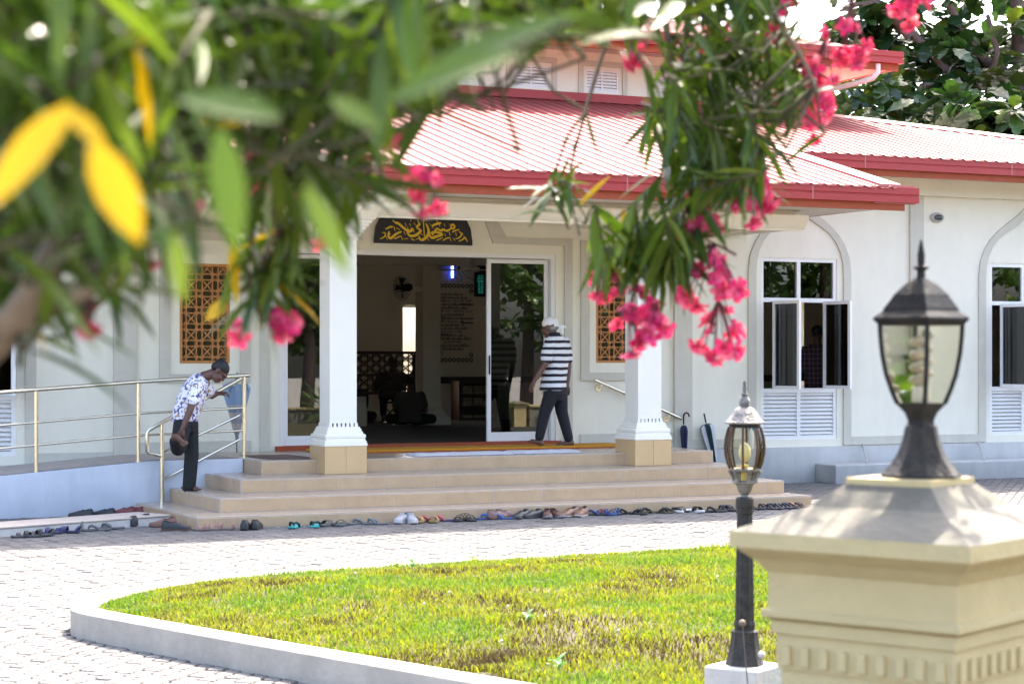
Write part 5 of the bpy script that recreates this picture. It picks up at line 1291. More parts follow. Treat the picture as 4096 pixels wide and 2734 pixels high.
limb(e, [J(498, 890, -.08), lk + V((.0, 0, .0)), J(380, 1312, -.11)], [.105, .078, .060]); limb(e, [J(572, 890, .08), rk, J(655, 1325, .06)], [.105, .080, .062])
fuse('trousers', e, .010, M['grey_tr'], PM, 3)
# --- bending man
q = onZ(760, 1962, .288); PB = thing('person', 'young man in floral shirt bending on the steps, gripping his lifted bare foot', 'person', q, -TH)
J = lambda x, y, d=0.0: V(((x - 470) / 804, d, (1368 - y) / 804))
b = MB(); hc = J(733, 300, -.02)
P, hF, hS, hU = head(b, hc, V((.62, -.10, -.80)), V((.80, .0, .55)), 1.0)
limb(b, [J(590, 350, .0), J(675, 318, -.01)], [.062, .056])
sp = [(J(432, 735), V((.02, -.15, 0)), V((.10, .02, .02))), (J(450, 640), V((.02, -.15, 0)), V((.105, .02, -.03))), (J(500, 500), V((.02, -.17, 0)), V((.105, .02, -.05))), (J(550, 400), V((.02, -.18, .0)), V((.08, .02, -.06))), (J(590, 345), V((.0, -.07, .0)), V((.05, .0, -.05)))]
loft(b, sp)
sh, el, wr_ = J(555, 445, -.20), J(510, 640, -.30), J(448, 800, -.34)
limb(b, [sh, (sh + el) / 2, el], [.052, .044, .040]); limb(b, [el, el * .6 + wr_ * .4, wr_], [.040, .037, .026])
hand(b, wr_, V((-.15, .08, -1)), V((.35, .9, -.2)), -1, 1.0, 1.0)
sh2, el2, wr2 = J(575, 420, .17), J(640, 520, .22), J(690, 500, .24)
limb(b, [sh2, el2], [.05, .04]); limb(b, [el2, wr2], [.038, .026]); hand(b, wr2, V((.9, .1, .1)), V((0, -.3, -1)), 1, 1.1, 1.0)
h1, k1, a1 = J(455, 750, .08), J(475, 1050, .07), J(452, 1310, .05)
h2, k2, a2 = J(415, 760, -.08), J(398, 975, -.26), J(385, 880, -.42)
limb(b, [h1, k1, a1], [.085, .055, .036]); limb(b, [h2, k2], [.085, .055]); limb(b, [k2, a2], [.052, .036])
limb(b, [a1, J(420, 1345, .05)], [.036, .032]); foot(b, J(388, 1370, .05), J(575, 1366, .03), V((0, 0, 1))); foot(b, J(368, 868, -.44), J(510, 952, -.47), V((.3, -.75, .5)))
fuse('body', b, .0065, M['skin2'], PB, 4)
e = MB(); eball(e, P(-.022, 0, .052), hF, hS, hU, (.104, .084, .082)); eball(e, P(-.06, 0, .01), hF, hS, hU, (.060, .080, .060)); fuse('hair', e, .008, M['hair'], PB, 2)
for s_ in (1, -1):
    e = MB(); eball(e, P(.082, s_ * .031, .006), hF, hS, hU, (.012, .013, .008)); e.build('eye', M['eyew'], PB, local=True, smooth=True)
e = MB()
loft(e, [(J(418, 745), V((.01, -.17, .0)), V((.150, .0, .0))), (J(432, 690), V((.02, -.175, 0)), V((.150, .02, -.02))), (J(462, 600), V((.02, -.18, 0)), V((.140, .02, -.06))), (J(505, 490), V((.02, -.20, 0)), V((.125, .02, -.08))), (J(548, 405), V((.02, -.20, .0)), V((.095, .02, -.08))), (J(595, 345), V((.0, -.085, .0)), V((.055, .0, -.055)))], 26)
limb(e, [sh + V((0, .02, 0)), sh * .45 + el * .55], [.082, .078]); limb(e, [sh2, sh2 * .4 + el2 * .6], [.08, .074])
M['floral'] = floral(); fuse('floral_shirt', e, .010, M['floral'], PB, 3)
e = MB(); loft(e, [(J(428, 700), V((.02, -.15, 0)), V((.12, 0, 0))), (J(430, 780), V((.02, -.16, 0)), V((.13, 0, 0))), (J(435, 840), V((.02, -.13, 0)), V((.10, 0, 0)))])
limb(e, [J(452, 770, .08), k1, J(455, 1335, .05)], [.105, .082, .075]); limb(e, [h2, k2], [.105, .088]); limb(e, [k2, k2 * .35 + a2 * .65], [.085, .070])
fuse('trousers', e, .010, M['black_tr'], PB, 3)
# --- man behind the window
q = onY(3268, 1430, 24.75); PW = thing('person', 'person in dark plaid shirt standing with back turned inside the arched window', 'person', (q.x, q.y, .62), -TH)
b = MB(); P, hF, hS, hU = head(b, V((0, 0, 1.50)), V((.2, 1, 0)), V((0, 0, 1))); limb(b, [V((0, 0, 1.28)), V((0, 0, 1.42))], [.06, .055])
loft(b, [(V((0, 0, .8)), V((.15, 0, 0)), V((0, .10, 0))), (V((0, 0, 1.25)), V((.18, 0, 0)), V((0, .10, 0))), (V((0, 0, 1.33)), V((.08, 0, 0)), V((0, .07, 0)))])
for s_ in (1, -1):
    limb(b, [V((s_ * .19, 0, 1.24)), V((s_ * .25, .03, .98)), V((s_ * .16, .22, .92))], [.05, .042, .03]); hand(b, V((s_ * .16, .22, .92)), V((-s_ * .3, 1, 0)), V((0, 0, -1)), s_, .6); limb(b, [V((s_ * .09, 0, .8)), V((s_ * .1, 0, .4)), V((s_ * .1, 0, .06))], [.09, .06, .04]); foot(b, V((s_ * .1, -.05, .003)), V((s_ * .11, .2, .003)), V((0, 0, 1)))
fuse('body', b, .010, M['skin2'], PW, 3)
e = MB(); eball(e, P(-.02, 0, .05), hF, hS, hU, (.106, .086, .086)); fuse('hair', e, .012, M['hair'], PW, 2)
e = MB(); loft(e, [(V((0, 0, .72)), V((.19, 0, 0)), V((0, .13, 0))), (V((0, 0, 1.0)), V((.19, 0, 0)), V((0, .125, 0))), (V((0, 0, 1.24)), V((.21, 0, 0)), V((0, .12, 0))), (V((0, 0, 1.35)), V((.10, 0, 0)), V((0, .08, 0)))])
for s_ in (1, -1): limb(e, [V((s_ * .19, 0, 1.25)), V((s_ * .25, .03, .98)), V((s_ * .18, .18, .93))], [.075, .066, .055])
M['plaid'] = plaid(); fuse('plaid_shirt', e, .014, M['plaid'], PW, 3)
e = MB(); loft(e, [(V((0, 0, .85)), V((.16, 0, 0)), V((0, .11, 0))), (V((0, 0, .68)), V((.17, 0, 0)), V((0, .12, 0)))])
for s_ in (1, -1): limb(e, [V((s_ * .09, 0, .75)), V((s_ * .1, 0, .4)), V((s_ * .1, 0, .1))], [.10, .075, .06])
fuse('trousers', e, .014, M['black_tr'], PW, 3)
# --- people sitting in the hall (dark figures seen from behind)
def sitter(label, q, floor, hgt, col, lean=0.0, turn=0.0):
    t_ = thing('person', label, 'person', q, -TH + turn); b = MB(); sh_z = hgt - .30
    P, hF, hS, hU = head(b, V((lean, .05, hgt - .13)), V((.1, 1, -.15)), V((0, 0, 1))); limb(b, [V((lean * .8, 0, sh_z)), V((lean, .03, hgt - .2))], [.06, .055])
    base = .08 if floor else .46
    loft(b, [(V((0, 0, base)), V((.17, 0, 0)), V((0, .13, 0))), (V((lean * .4, -.02, (base + sh_z) / 2)), V((.16, 0, 0)), V((0, .10, 0))), (V((lean * .8, 0, sh_z - .05)), V((.19, 0, 0)), V((0, .09, 0))), (V((lean * .8, 0, sh_z + .03)), V((.08, 0, 0)), V((0, .07, 0)))])
    kz = .12 if floor else .46
    for s_ in (1, -1):
        limb(b, [V((lean * .8 + s_ * .19, 0, sh_z - .03)), V((s_ * .26, .05, sh_z - .28)), V((s_ * .14, .28, kz + .12))], [.05, .042, .03]); hand(b, V((s_ * .14, .28, kz + .12)), V((-s_ * .2, 1, -.3)), V((0, 0, -1)), s_, .5)
        if floor: limb(b, [V((s_ * .10, 0, .1)), V((s_ * .36, .28, .10)), V((-s_ * .05, .38, .06))], [.09, .065, .04]); foot(b, V((-s_ * .05, .38, .02)), V((-s_ * .24, .36, .02)), V((0, 0, 1)))
        else: limb(b, [V((s_ * .10, 0, .46)), V((s_ * .14, .40, .46)), V((s_ * .14, .36, .08))], [.09, .06, .04]); foot(b, V((s_ * .14, .32, .003)), V((s_ * .15, .56, .003)), V((0, 0, 1)))
    fuse('body', b, .013, M['skin2'], t_, 3)
    e = MB(); eball(e, P(-.02, 0, .05), hF, hS, hU, (.106, .086, .086)); fuse('hair', e, .013, M['hair'], t_, 2)
    e = MB(); loft(e, [(V((0, 0, base - .02)), V((.20, 0, 0)), V((0, .16, 0))), (V((lean * .4, -.02, (base + sh_z) / 2)), V((.20, 0, 0)), V((0, .14, 0))), (V((lean * .8, 0, sh_z - .05)), V((.215, 0, 0)), V((0, .115, 0))), (V((lean * .8, 0, sh_z + .04)), V((.10, 0, 0)), V((0, .08, 0)))])
    for s_ in (1, -1): limb(e, [V((lean * .8 + s_ * .19, 0, sh_z - .03)), V((s_ * .24, .03, sh_z - .2))], [.075, .07])
    fuse('shirt', e, .016, col, t_, 3)
    e = MB()
    for s_ in (1, -1):
        if floor: limb(e, [V((s_ * .10, 0, .12)), V((s_ * .36, .28, .11)), V((s_ * .02, .37, .08))], [.11, .085, .06])
        else: limb(e, [V((s_ * .10, 0, .46)), V((s_ * .14, .40, .46)), V((s_ * .14, .37, .14))], [.11, .08, .06])
    fuse('trousers', e, .016, M['black_tr'], t_, 3)
    return t_
dk1 = mat('dark_shirt', (.05, .045, .05), .9); dk2 = mat('brown_shirt', (.055, .045, .035), .9); dk3 = mat('navy_shirt', (.03, .03, .06), .9)
q = onZ(1640, 1702, .622); sitter('dark figure seated on the carpet with back turned, in front of the hall column', (q.x, q.y, .622), True, .84, dk2)
q = onZ(1560, 1688, .622); sitter('dark figure seated on a stool before the lattice partition', (q.x, q.y, .622), False, 1.16, dk1, .04)
stl = thing('stool', 'slim dark folding stool under the seated figure in the hall', 'stool', (q.x, q.y, .622), -TH)
MB().bbox(-.18, .18, -.16, .16, .34, .37, .005).build('seat', M['print'], stl, local=True)
for a_, c_ in (((-.16, -.14), (.16, .12)), ((.16, -.14), (-.16, .12))): MB().tube([(a_[0], a_[1], .01), (c_[0], c_[1], .34)], .012, 8).build('leg', M['print'], stl, local=True); MB().tube([(a_[0], a_[1] + .26, .01), (c_[0], c_[1] - .26, .34)], .012, 8).build('leg', M['print'], stl, local=True)
q = onZ(1430, 1690, .622); sitter('dark figure seated on the carpet beside the pale chair in the doorway', (q.x, q.y + .3, .622), True, .86, dk3, .05)
q = onZ(1418, 1703, .622); t_ = thing('plastic_chair', 'pale plastic chair back seen in the doorway behind the porch pillar', 'chair', (q.x, q.y, .622), -TH)
MB().prismX([(.0, .0), (.02, .42), (-.06, .50), (-.10, .50), (-.02, .40), (-.05, 0)], -.22, .20).build('back', M['paper'], t_, local=True); MB().bbox(-.22, .20, .02, .40, .24, .27, .01).build('seat', M['paper'], t_, local=True)
for sx in (-.20, .15): MB().bbox(sx, sx + .04, .34, .38, 0, .24, .004).build('leg', M['paper'], t_, local=True)
# ------------------------------------------------------------------ leaves
def lance(L, Wd, curl, seg=5, fold=.25, tip=1.0):
    "narrow leaf along +x, upper side +z"
    vs = []; fs = []
    for i in range(seg + 1):
        t = i / seg; w = Wd * .5 * math.sin(math.pi * min(1, (t * .93 + .05)) ** .85) ** .9 if i < seg else .0006
        x = L * t; z = -curl * L * t * t
        vs += [(x, -w, z + w * fold), (x, 0, z), (x, w, z + w * fold)]
    for i in range(seg):
        a = i * 3; fs += [(a, a + 3, a + 4, a + 1), (a + 1, a + 4, a + 5, a + 2)]
    return vs, fs
def broad(L, Wd, curl):
    "big lobed leaf"
    vs = []; fs = []; seg = 7
    for i in range(seg + 1):
        t = i / seg; w = Wd * .5 * math.sin(math.pi * min(1, t * .92 + .06)) * (1 if i % 2 == 0 else .74)
        if i == seg: w = .002
        x = L * t - (.03 * L if i % 2 else 0); z = -curl * L * t * t
        vs += [(x + w * .35, -w, z + w * .12 - w * .1), (x, 0, z + .02 * L), (x + w * .35, w, z + w * .12 - w * .1)]
    for i in range(seg):
        a = i * 3; fs += [(a, a + 3, a + 4, a + 1), (a + 1, a + 4, a + 5, a + 2)]
    return vs, fs
def frame_of(d, up):
    d = d.normalized(); s = up.cross(d)
    s = s.normalized() if s.length > 1e-5 else d.orthogonal().normalized()
    u = d.cross(s); return Matrix(((d.x, s.x, u.x), (d.y, s.y, u.y), (d.z, s.z, u.z)))
def rvec(): 
    v = Vector((R.gauss(0, 1), R.gauss(0, 1), R.gauss(0, 1))); return v.normalized()
lf_mats = {'g': leafmat('oleander_leaf', [(.030, .062, .009), (.048, .088, .010), (.10, .145, .016), (.036, .07, .014)], .30, .26, .28), 'y': leafmat('yellow_leaf', [(.50, .30, .002), (.44, .26, .003), (.52, .33, .004)], .5, .25, .3)}
lf_mats_o = {'g': leafmat('oleander_leaf_single', [(.030, .062, .009), (.048, .088, .010), (.10, .145, .016), (.036, .07, .014)], .30, .26, .28, False), 'y': lf_mats['y']}
CR = V((CS, -SN, 0)); CD = V((SN, CS, 0)); CU = V((0, 0, 1))
LEAVES = []; TWIGS = MB()
olb = at(-300 * K, 1600 * K, 2.05)
OL = thing('oleander_bush', 'tall oleander in pink bloom arching over the view close to the camera', 'bush', (olb.x, olb.y, 0))
def fv(x, y, d): return at(x * K, y * K, d)
LIMBS = []
def limb_b(pts, r, nm='branch'):
    P_ = [V(p) if not isinstance(p, tuple) else fv(*p) for p in pts]
    q = P_
    for _ in range(2): q = [q[0]] + [r_ for a, c in zip(q, q[1:]) for r_ in (a * .75 + c * .25, a * .25 + c * .75)] + [q[-1]]
    m = len(q); rs = [r[0] + (r[1] - r[0]) * i / (m - 1) for i in range(m)]
    rs = [x * (1 + .10 * noise.noise(p * 9)) for x, p in zip(rs, q)]
    MB().tube(q, rs, 10).build(nm, M['bark'], OL, smooth=True); LIMBS.extend(q); return q
limb_b([V((olb.x, olb.y, -.05)), V((olb.x + .01, olb.y + .02, .7)), (-190, 980, 1.95), (-60, 830, 1.85), (60, 710, 1.8), (120, 600, 1.8), (165, 470, 1.85), (230, 300, 1.9)], (.024, .009), 'trunk')
limb_b([(230, 300, 1.9), (260, 120, 2.0), (300, -40, 2.2), (480, -180, 2.5), (800, -220, 3.0), (1150, -190, 3.5), (1500, -120, 4.5), (1720, -80, 4.6)], (.009, .006))
limb_b([(20, 740, 1.82), (120, 690, 1.85), (230, 650, 1.9), (290, 640, 2.1)], (.014, .004))
limb_b([(-190, 980, 1.95), (-180, 500, 1.7), (-60, 190, 1.6), (40, 100, 1.6), (130, 40, 1.65), (240, -40, 1.75), (420, -160, 1.9)], (.018, .012))
limb_b([(330, 140, 2.1), (420, 90, 2.1), (520, 30, 2.2), (640, -60, 2.4)], (.006, .005))
limb_b([(1500, -120, 4.5), (1530, 60, 4.5), (1545, 220, 4.5), (1590, 380, 4.5), (1600, 480, 4.5), (1560, 570, 4.5), (1450, 615, 4.5)], (.010, .003))
limb_b([(1500, -120, 4.5), (1400, 60, 4.5), (1330, 300, 4.5), (1300, 420, 4.5), (1330, 540, 4.5)], (.006, .002))
limb_b([(1720, -80, 4.2), (1790, 60, 4.2), (1840, 130, 4.2), (1870, 200, 4.2)], (.008, .003)); limb_b([(1720, -80, 4.2), (1950, -60, 4.2), (2080, -30, 4.2)], (.007, .003))
limb_b([(800, -140, 3.0), (840, 60, 3.1), (870, 240, 3.1), (860, 380, 3.1), (900, 430, 3.1)], (.008, .003)); limb_b([(520, -30, 2.5), (560, 200, 2.7), (620, 420, 2.9), (640, 520, 3.0), (600, 600, 3.0)], (.009, .003))
limb_b([(330, 140, 2.1), (380, 300, 1.9), (400, 420, 1.85)], (.008, .003)); limb_b([(1150, -170, 3.5), (1180, -40, 3.4), (1190, 80, 3.4)], (.006, .002))
FL = []
def leaf(p, d, L, kind='g', up=None, ww=1.0):
    LEAVES.append((V(p), V(d).normalized(), L, kind, (up or (CU + rvec() * .55)), ww))
def sprig(p, d, n, L, sp=.5, droop=.25, yel=0.0, ns=None, wm_=1.0):
    "whorled shoot from p along d carrying n leaves of length L"
    d = V(d).normalized(); S_ = ns or (.012 * n); q = p - d * S_
    pts = [q, q + d * S_ * .5 + CU * .004, p]
    TWIGS.tube(pts, [.0038, .0032, .0022], 5)
    e1 = d.orthogonal().normalized(); e2 = d.cross(e1); ph = R.random() * 6.28
    for k in range(n):
        t = k / max(1, n - 1); b_ = q + d * S_ * t; a = ph + k * 2.2; op = sp * (1.35 - .7 * t) * R.uniform(.75, 1.2)
        ld = d * math.cos(op) + (e1 * math.cos(a) + e2 * math.sin(a)) * math.sin(op) - CU * droop * R.uniform(.3, 1.2)
        leaf(b_, ld, L * R.uniform(.7, 1.1) * (1 - .25 * (t > .85)), 'y' if R.random() < yel else 'g', None, wm_)
    return q
def link_twig(q):
    c = min(LIMBS, key=lambda l: (l - q).length_squared)
    m_ = (q + c) / 2 - CU * .03; TWIGS.tube([c, m_, q], [.0032, .0028, .0024], 5)
def rnd_dir(bx, bz, bd, s=.6): return CR * (bx + R.gauss(0, s)) + CU * (bz + R.gauss(0, s)) + CD * (bd + R.gauss(0, s))
def fill(x0, x1, y0, y1, d0, d1, n, L, nl, dirv=(.2, -.35, .1), s=.55, yel=0.0, cond=None, lk=True):
    for _ in range(n):
        for _t in range(20):
            x, y = R.uniform(x0, x1), R.uniform(y0, y1)
            if cond is None or cond(x, y): break
        p = fv(x, y, R.uniform(d0, d1)); q = sprig(p, rnd_dir(*dirv, s), int(nl * R.uniform(.7, 1.3)), L, .75, .3, yel)
        if lk: link_twig(q)
# near mass, upper left
fill(-120, 420, -60, 380, 1.45, 2.1, 40, .10, 13, yel=.03)
fill(-120, 460, -60, 430, 1.8, 2.5, 36, .11, 13)
fill(250, 900, -80, 260, 1.8, 2.8, 60, .115, 14)
fill(300, 950, -80, 240, 2.2, 2.8, 34, .14, 13)
fill(400, 860, 200, 430, 2.2, 3.0, 26, .12, 12)
fill(-80, 240, 380, 620, 2.0, 2.5, 16, .11, 11)
fill(220, 420, 330, 540, 1.5, 2.0, 9, .115, 11)
# band along the top
fill(820, 1330, -90, 120, 2.2, 3.2, 66, .14, 14, cond=lambda x, y: y < 130 - (x - 820) * .08)
fill(860, 1080, 60, 200, 2.0, 2.8, 18, .13, 11)
fill(1280, 1750, -100, 60, 3.8, 4.8, 50, .12, 11)
fill(560, 900, 400, 500, 2.9, 3.4, 12, .125, 12, dirv=(.5, -.4, 0))
fill(800, 930, 420, 470, 2.9, 3.2, 5, .13, 12, dirv=(.8, -.4, 0), s=.25)
# hanging shoots on the right
fill(1450, 1680, 90, 330, 4.2, 4.8, 24, .13, 9, dirv=(.1, -.8, 0), cond=lambda x, y: x > 1440 + (y - 90) * .15)
fill(1650, 1830, 100, 280, 4.3, 4.9, 24, .13, 9, dirv=(.5, -.3, 0))
fill(1560, 1760, 310, 450, 4.2, 4.7, 26, .13, 10, dirv=(.3, -.6, 0))
fill(1480, 1600, 400, 500, 4.3, 4.6, 4, .14, 8, dirv=(-.3, -.8, 0))
fill(1360, 1600, 550, 610, 4.3, 4.6, 8, .15, 9, dirv=(.1, -.9, 0), s=.4)
fill(1250, 1360, 370, 470, 4.3, 4.6, 5, .13, 7, dirv=(-.2, -.5, 0))
fill(1120, 1300, 200, 330, 3.3, 3.7, 3, .12, 7, dirv=(.1, -.8, 0))
for x, y, dx, dz in ((1585, 545, 1, .5), (1500, 570, .9, .0), (1450, 600, -.4, -1), (1400, 590, -.6, -.9), (1520, 620, .1, -1), (1560, 600, .7, -.6)): sprig(fv(x, y, 4.45), CR * dx + CU * dz, 9, .16, .5, .25)
# small shoots lower left
for x, y, d_, dx, dz, n_ in ((585, 640, 3.0, -.5, -.7, 10), (610, 700, 3.0, -.2, -1, 12), (640, 640, 3.0, .6, -.5, 10), (655, 620, 3.0, .9, .2, 8), (560, 700, 3.0, -.7, -.8, 9), (600, 740, 3.0, .3, -1, 9)):
    link_twig(sprig(fv(x, y, d_), CR * dx + CU * dz, n_, .115, .6, .2, .06))
for x, y, d_, dx, dz, n_ in ((60, 720, 1.9, .0, -1, 6), (130, 725, 1.9, .3, -1, 6), (285, 690, 2.1, .7, -.7, 7), (190, 710, 2.1, .8, -.2, 5)): link_twig(sprig(fv(x, y, d_), CR * dx + CU * dz, n_, .075, .5, .2, .05))
# single big blurred leaves
for x0, y0, x1, y1, d_, k_, w_ in ((165, 245, -70, 480, 1.10, 'y', .98), (215, 330, 325, 560, 1.10, 'y', .88), (150, 250, 250, 335, 1.16, 'y', .7), (275, 120, 355, 70, 1.5, 'y', .9), (505, 300, 545, 590, 1.15, 'g', .75), (700, 430, 805, 640, 1.2, 'g', .55), (240, 420, 215, 690, 1.12, 'g', .8), (380, 430, 300, 560, 1.2, 'g', .7), (350, 520, 440, 600, 1.25, 'g', .7), (400, 540, 420, 700, 1.2, 'g', .5), (640, 270, 400, 190, 1.15, 'g', .8), (900, 230, 1200, 70, 1.2, 'g', .75), (1000, 150, 1330, 20, 1.25, 'g', .7), (520, 690, 470, 735, 3.0, 'y', 1.1), (1430, 480, 1440, 640, 4.45, 'y', .8), (1330, 470, 1400, 400, 4.45, 'y', .5), (450, 280, 560, 285, 1.9, 'y', .6), (760, 225, 880, 290, 1.3, 'g', .8), (1120, 190, 1300, 260, 1.6, 'g', .6)):
    a = fv(x0, y0, d_); c = fv(x1, y1, d_); leaf(a, c - a, (c - a).length, k_, -CD + CU * .8, w_ * (.028 * 1.0 / max(.05, (c - a).length)) / .155)
    pass
# unseen upper crown: casts the dappled shade on the pillar
for a_, b_ in ((-.24, -.22), (-.10, -.12), (-.02, -.26), (.09, -.12), (-.20, .05), (-.02, .13), (-.28, .27), (.27, -.02)):
    t_s = R.uniform(1.42, 1.55); tg = V((gc.x, gc.y, 1.42)) + V((E1.x * a_ + E2.x * b_, E1.y * a_ + E2.y * b_, 0))
    q = sprig(tg + V((KX, KY, 1)) * t_s, rnd_dir(.2, -.2, .0), 10, .085, .8, .3, wm_=2.0)
    link_twig(q)
for _ in range(330):
    p = V((R.uniform(1.5, 4.8), R.uniform(1.6, 5.9), R.uniform(2.9, 4.1))); px_, py_, D_ = proj(p)
    if D_ < 1.6 or (py_ > -150 and -200 < px_ < 4300): continue
    t_s = p.z - 1.42; c_ = V((gc.x + KX * t_s, gc.y + KY * t_s))
    if (V((p.x, p.y)) - c_).length < .56: continue
    link_twig(sprig(p, rnd_dir(.2, .1, .0, .9), 12, .14, .8, .3, wm_=1.3))
fill(200, 1700, -500, -140, 2.0, 3.8, 40, .12, 12)
# build leaves: those that show largest as parts, the rest joined
var = {}
def leafmesh(kind, v, single):
    k = (kind, v, single)
    if k not in var:
        vs, fs = lance(1, .155, (.04, .12, .22)[v], 5, (.35, .25, .45)[v]); me = bpy.data.meshes.new('oleander_leaf'); me.from_pydata(vs, [], fs); me.polygons.foreach_set('use_smooth', [True] * len(me.polygons))
        me.materials.append((lf_mats_o if single else lf_mats)[kind]); var[k] = me
    return var[k]
def showsize(l):
    px, py, D = proj(l[0] + l[1] * l[2] * .5)
    return l[2] / D if (D > .3 and -60 < px < 4156 and -60 < py < 2800) else 0
CLEAR = [(1085, 128, 1440, 214), (1010, 240, 1225, 385), (838, 478, 1130, 1100), (1090, 520, 1330, 1060), (340, 780, 640, 1200), (945, 300, 1175, 400), (950, 480, 1200, 560)]
def in_clear(l):
    for t in (0, .35, .7, 1):
        x, y, D = proj(l[0] + l[1] * l[2] * t); x /= K; y /= K
        if any(a < x < c and b < y < d for a, b, c, d in CLEAR): return True
    return False
THIN = [(1075, 95, 1450, 222, .93), (990, 222, 1420, 385, .72), (400, 225, 900, 420, .35), (1830, 0, 2349, 330, .6), (1420, 100, 1520, 400, .5)]
def thinned(l):
    x, y, D = proj(l[0] + l[1] * l[2] * .5); x /= K; y /= K
    return any(a < x < c and b < y < d and R.random() < f for a, b, c, d, f in THIN) and D > 1.8
LEAVES = [l for l in LEAVES if not thinned(l)]
LEAVES = [l for l in LEAVES if proj(l[0])[2] > 1.05 and proj(l[0] + l[1] * l[2])[2] > 1.0 and not in_clear(l)]
NEARY = [l for l in LEAVES if l[3] == 'y' and proj(l[0])[2] < 1.2]
def hides_yellow(l):
    if l[3] == 'y': return False
    x, y, D = proj(l[0] + l[1] * l[2] * .5); x /= K; y /= K
    return D < 1.35 and -80 < x < 380 and 200 < y < 600
LEAVES = [l for l in LEAVES if not hides_yellow(l)]
LEAVES.sort(key=showsize, reverse=True)
ob_ = Vector(OL.location)
for p, d, L, k, up, ww in LEAVES[:300]:
    o = link('leaf', leafmesh(k, R.randrange(3), True), OL); m_ = frame_of(d, up); sc = Matrix.Diagonal((L, L * ww, L)); o.matrix_local = Matrix.Translation(p - ob_) @ (m_ @ sc).to_4x4()
acc = {'g': MB(), 'y': MB()}; base = [lance(1, .155, c, 4, f) for c, f in ((.04, .35), (.12, .25), (.22, .45))]
for p, d, L, k, up, ww in LEAVES[300:]:
    m_ = frame_of(d, up); vs, fs = base[R.randrange(3)]; acc[k].add([p + m_ @ V((x * L, y * L * ww, z * L)) for x, y, z in vs], fs)
def rawbuild(mb, nm, m_, par):
    me = bpy.data.meshes.new(nm); og = ORG[par.name] if par else V((0, 0, 0)); me.from_pydata([(v[0] - og.x, v[1] - og.y, v[2] - og.z) for v in mb.v], [], mb.f); me.polygons.foreach_set('use_smooth', [True] * len(me.polygons)); return link(nm, me, par, m_)
o = rawbuild(acc['g'], 'leaves', lf_mats['g'], OL); tag(o, kind='stuff')
if acc['y'].v: o = rawbuild(acc['y'], 'yellow_leaves', lf_mats['y'], OL); tag(o, kind='stuff')
o = rawbuild(TWIGS, 'twigs', M['twig'], OL); tag(o, kind='stuff')
# flowers
pk = leafmat('pink_petal', [(.60, .022, .19), (.72, .07, .31), (.78, .20, .43), (.48, .012, .12)], .6, .4, .2); pk2 = mat('calyx', (.10, .03, .03), .7)
def flower_mesh(s):
    mb = MB()
    for ring_, (nn, L, tilt) in enumerate(((5, .026, .35), (5, .020, .9), (3, .012, 1.25))):
        for k in range(nn):
            w = 2 * math.pi * k / nn + ring_ * .6; d = V((math.cos(w) * math.cos(tilt), math.sin(w) * math.cos(tilt), math.sin(tilt))); sd_ = V((-math.sin(w), math.cos(w), 0)); u = d.cross(sd_)
            pts = [V((0, 0, 0)) + d * .002]; row = []
            for t, wd in ((.25, .30), (.6, .62), (.9, .55), (1.02, .25)):
                c = d * L * t + u * (-.006 * t * t) + V((0, 0, .004))
                row.append((c - sd_ * L * wd * .55 + u * .002 * R.uniform(-1, 2), c + u * -.002, c + sd_ * L * wd * .55 + u * .002 * R.uniform(-1, 2)))
            vs = [pts[0]] + [q for r_ in row for q in r_]; fs = [(0, 1, 2), (0, 2, 3)]
            for i in range(3): a = 1 + 3 * i; fs += [(a, a + 3, a + 4, a + 1), (a + 1, a + 4, a + 5, a + 2)]
            mb.add(vs, fs)
    me = bpy.data.meshes.new('oleander_flower'); me.from_pydata([tuple(v) for v in mb.v], [], mb.f); me.polygons.foreach_set('use_smooth', [True] * len(me.polygons)); me.materials.append(pk); return me
fmes = [flower_mesh(1) for _ in range(3)]
def cluster(x, y, d, n, r, hang=.6):
    c = fv(x, y, d); st_ = MB(); top = c + CU * r * 1.3 + rvec() * .01
    q = MB(); 
    pts = []
    for k in range(n):
        v = rvec(); v = V((v.x, v.y, v.z * 1.1)); p = c + v * r * R.uniform(.35, 1.0); pts.append(p); st_.tube([top, (top + p) / 2 + CU * .005, p], [.0022, .0018, .0015], 4); st_.ball(p, .0045, 6, 4)
    for k in range(max(2, n // 3)): p = c + CU * r * R.uniform(.2, 1) + rvec() * r * .7; st_.tube([top, p], [.002, .0035], 5)
    stem = st_.build('flower_cluster', pk2, OL); link_twig(top)
    for p in pts:
        o = link('flower', fmes[R.randrange(3)], stem); dr = (p - c).normalized() * .8 + CU * -hang * .3 + rvec() * .5 - CD * .5; s_ = R.uniform(.9, 1.3) * min(.95, max(.36, d / 5.2))
        o.matrix_local = Matrix.Translation(p - ob_) @ (frame_of(dr, rvec()) @ Matrix(((0, 0, 1), (1, 0, 0), (0, 1, 0))) @ Matrix.Diagonal((s_, s_, s_))).to_4x4()
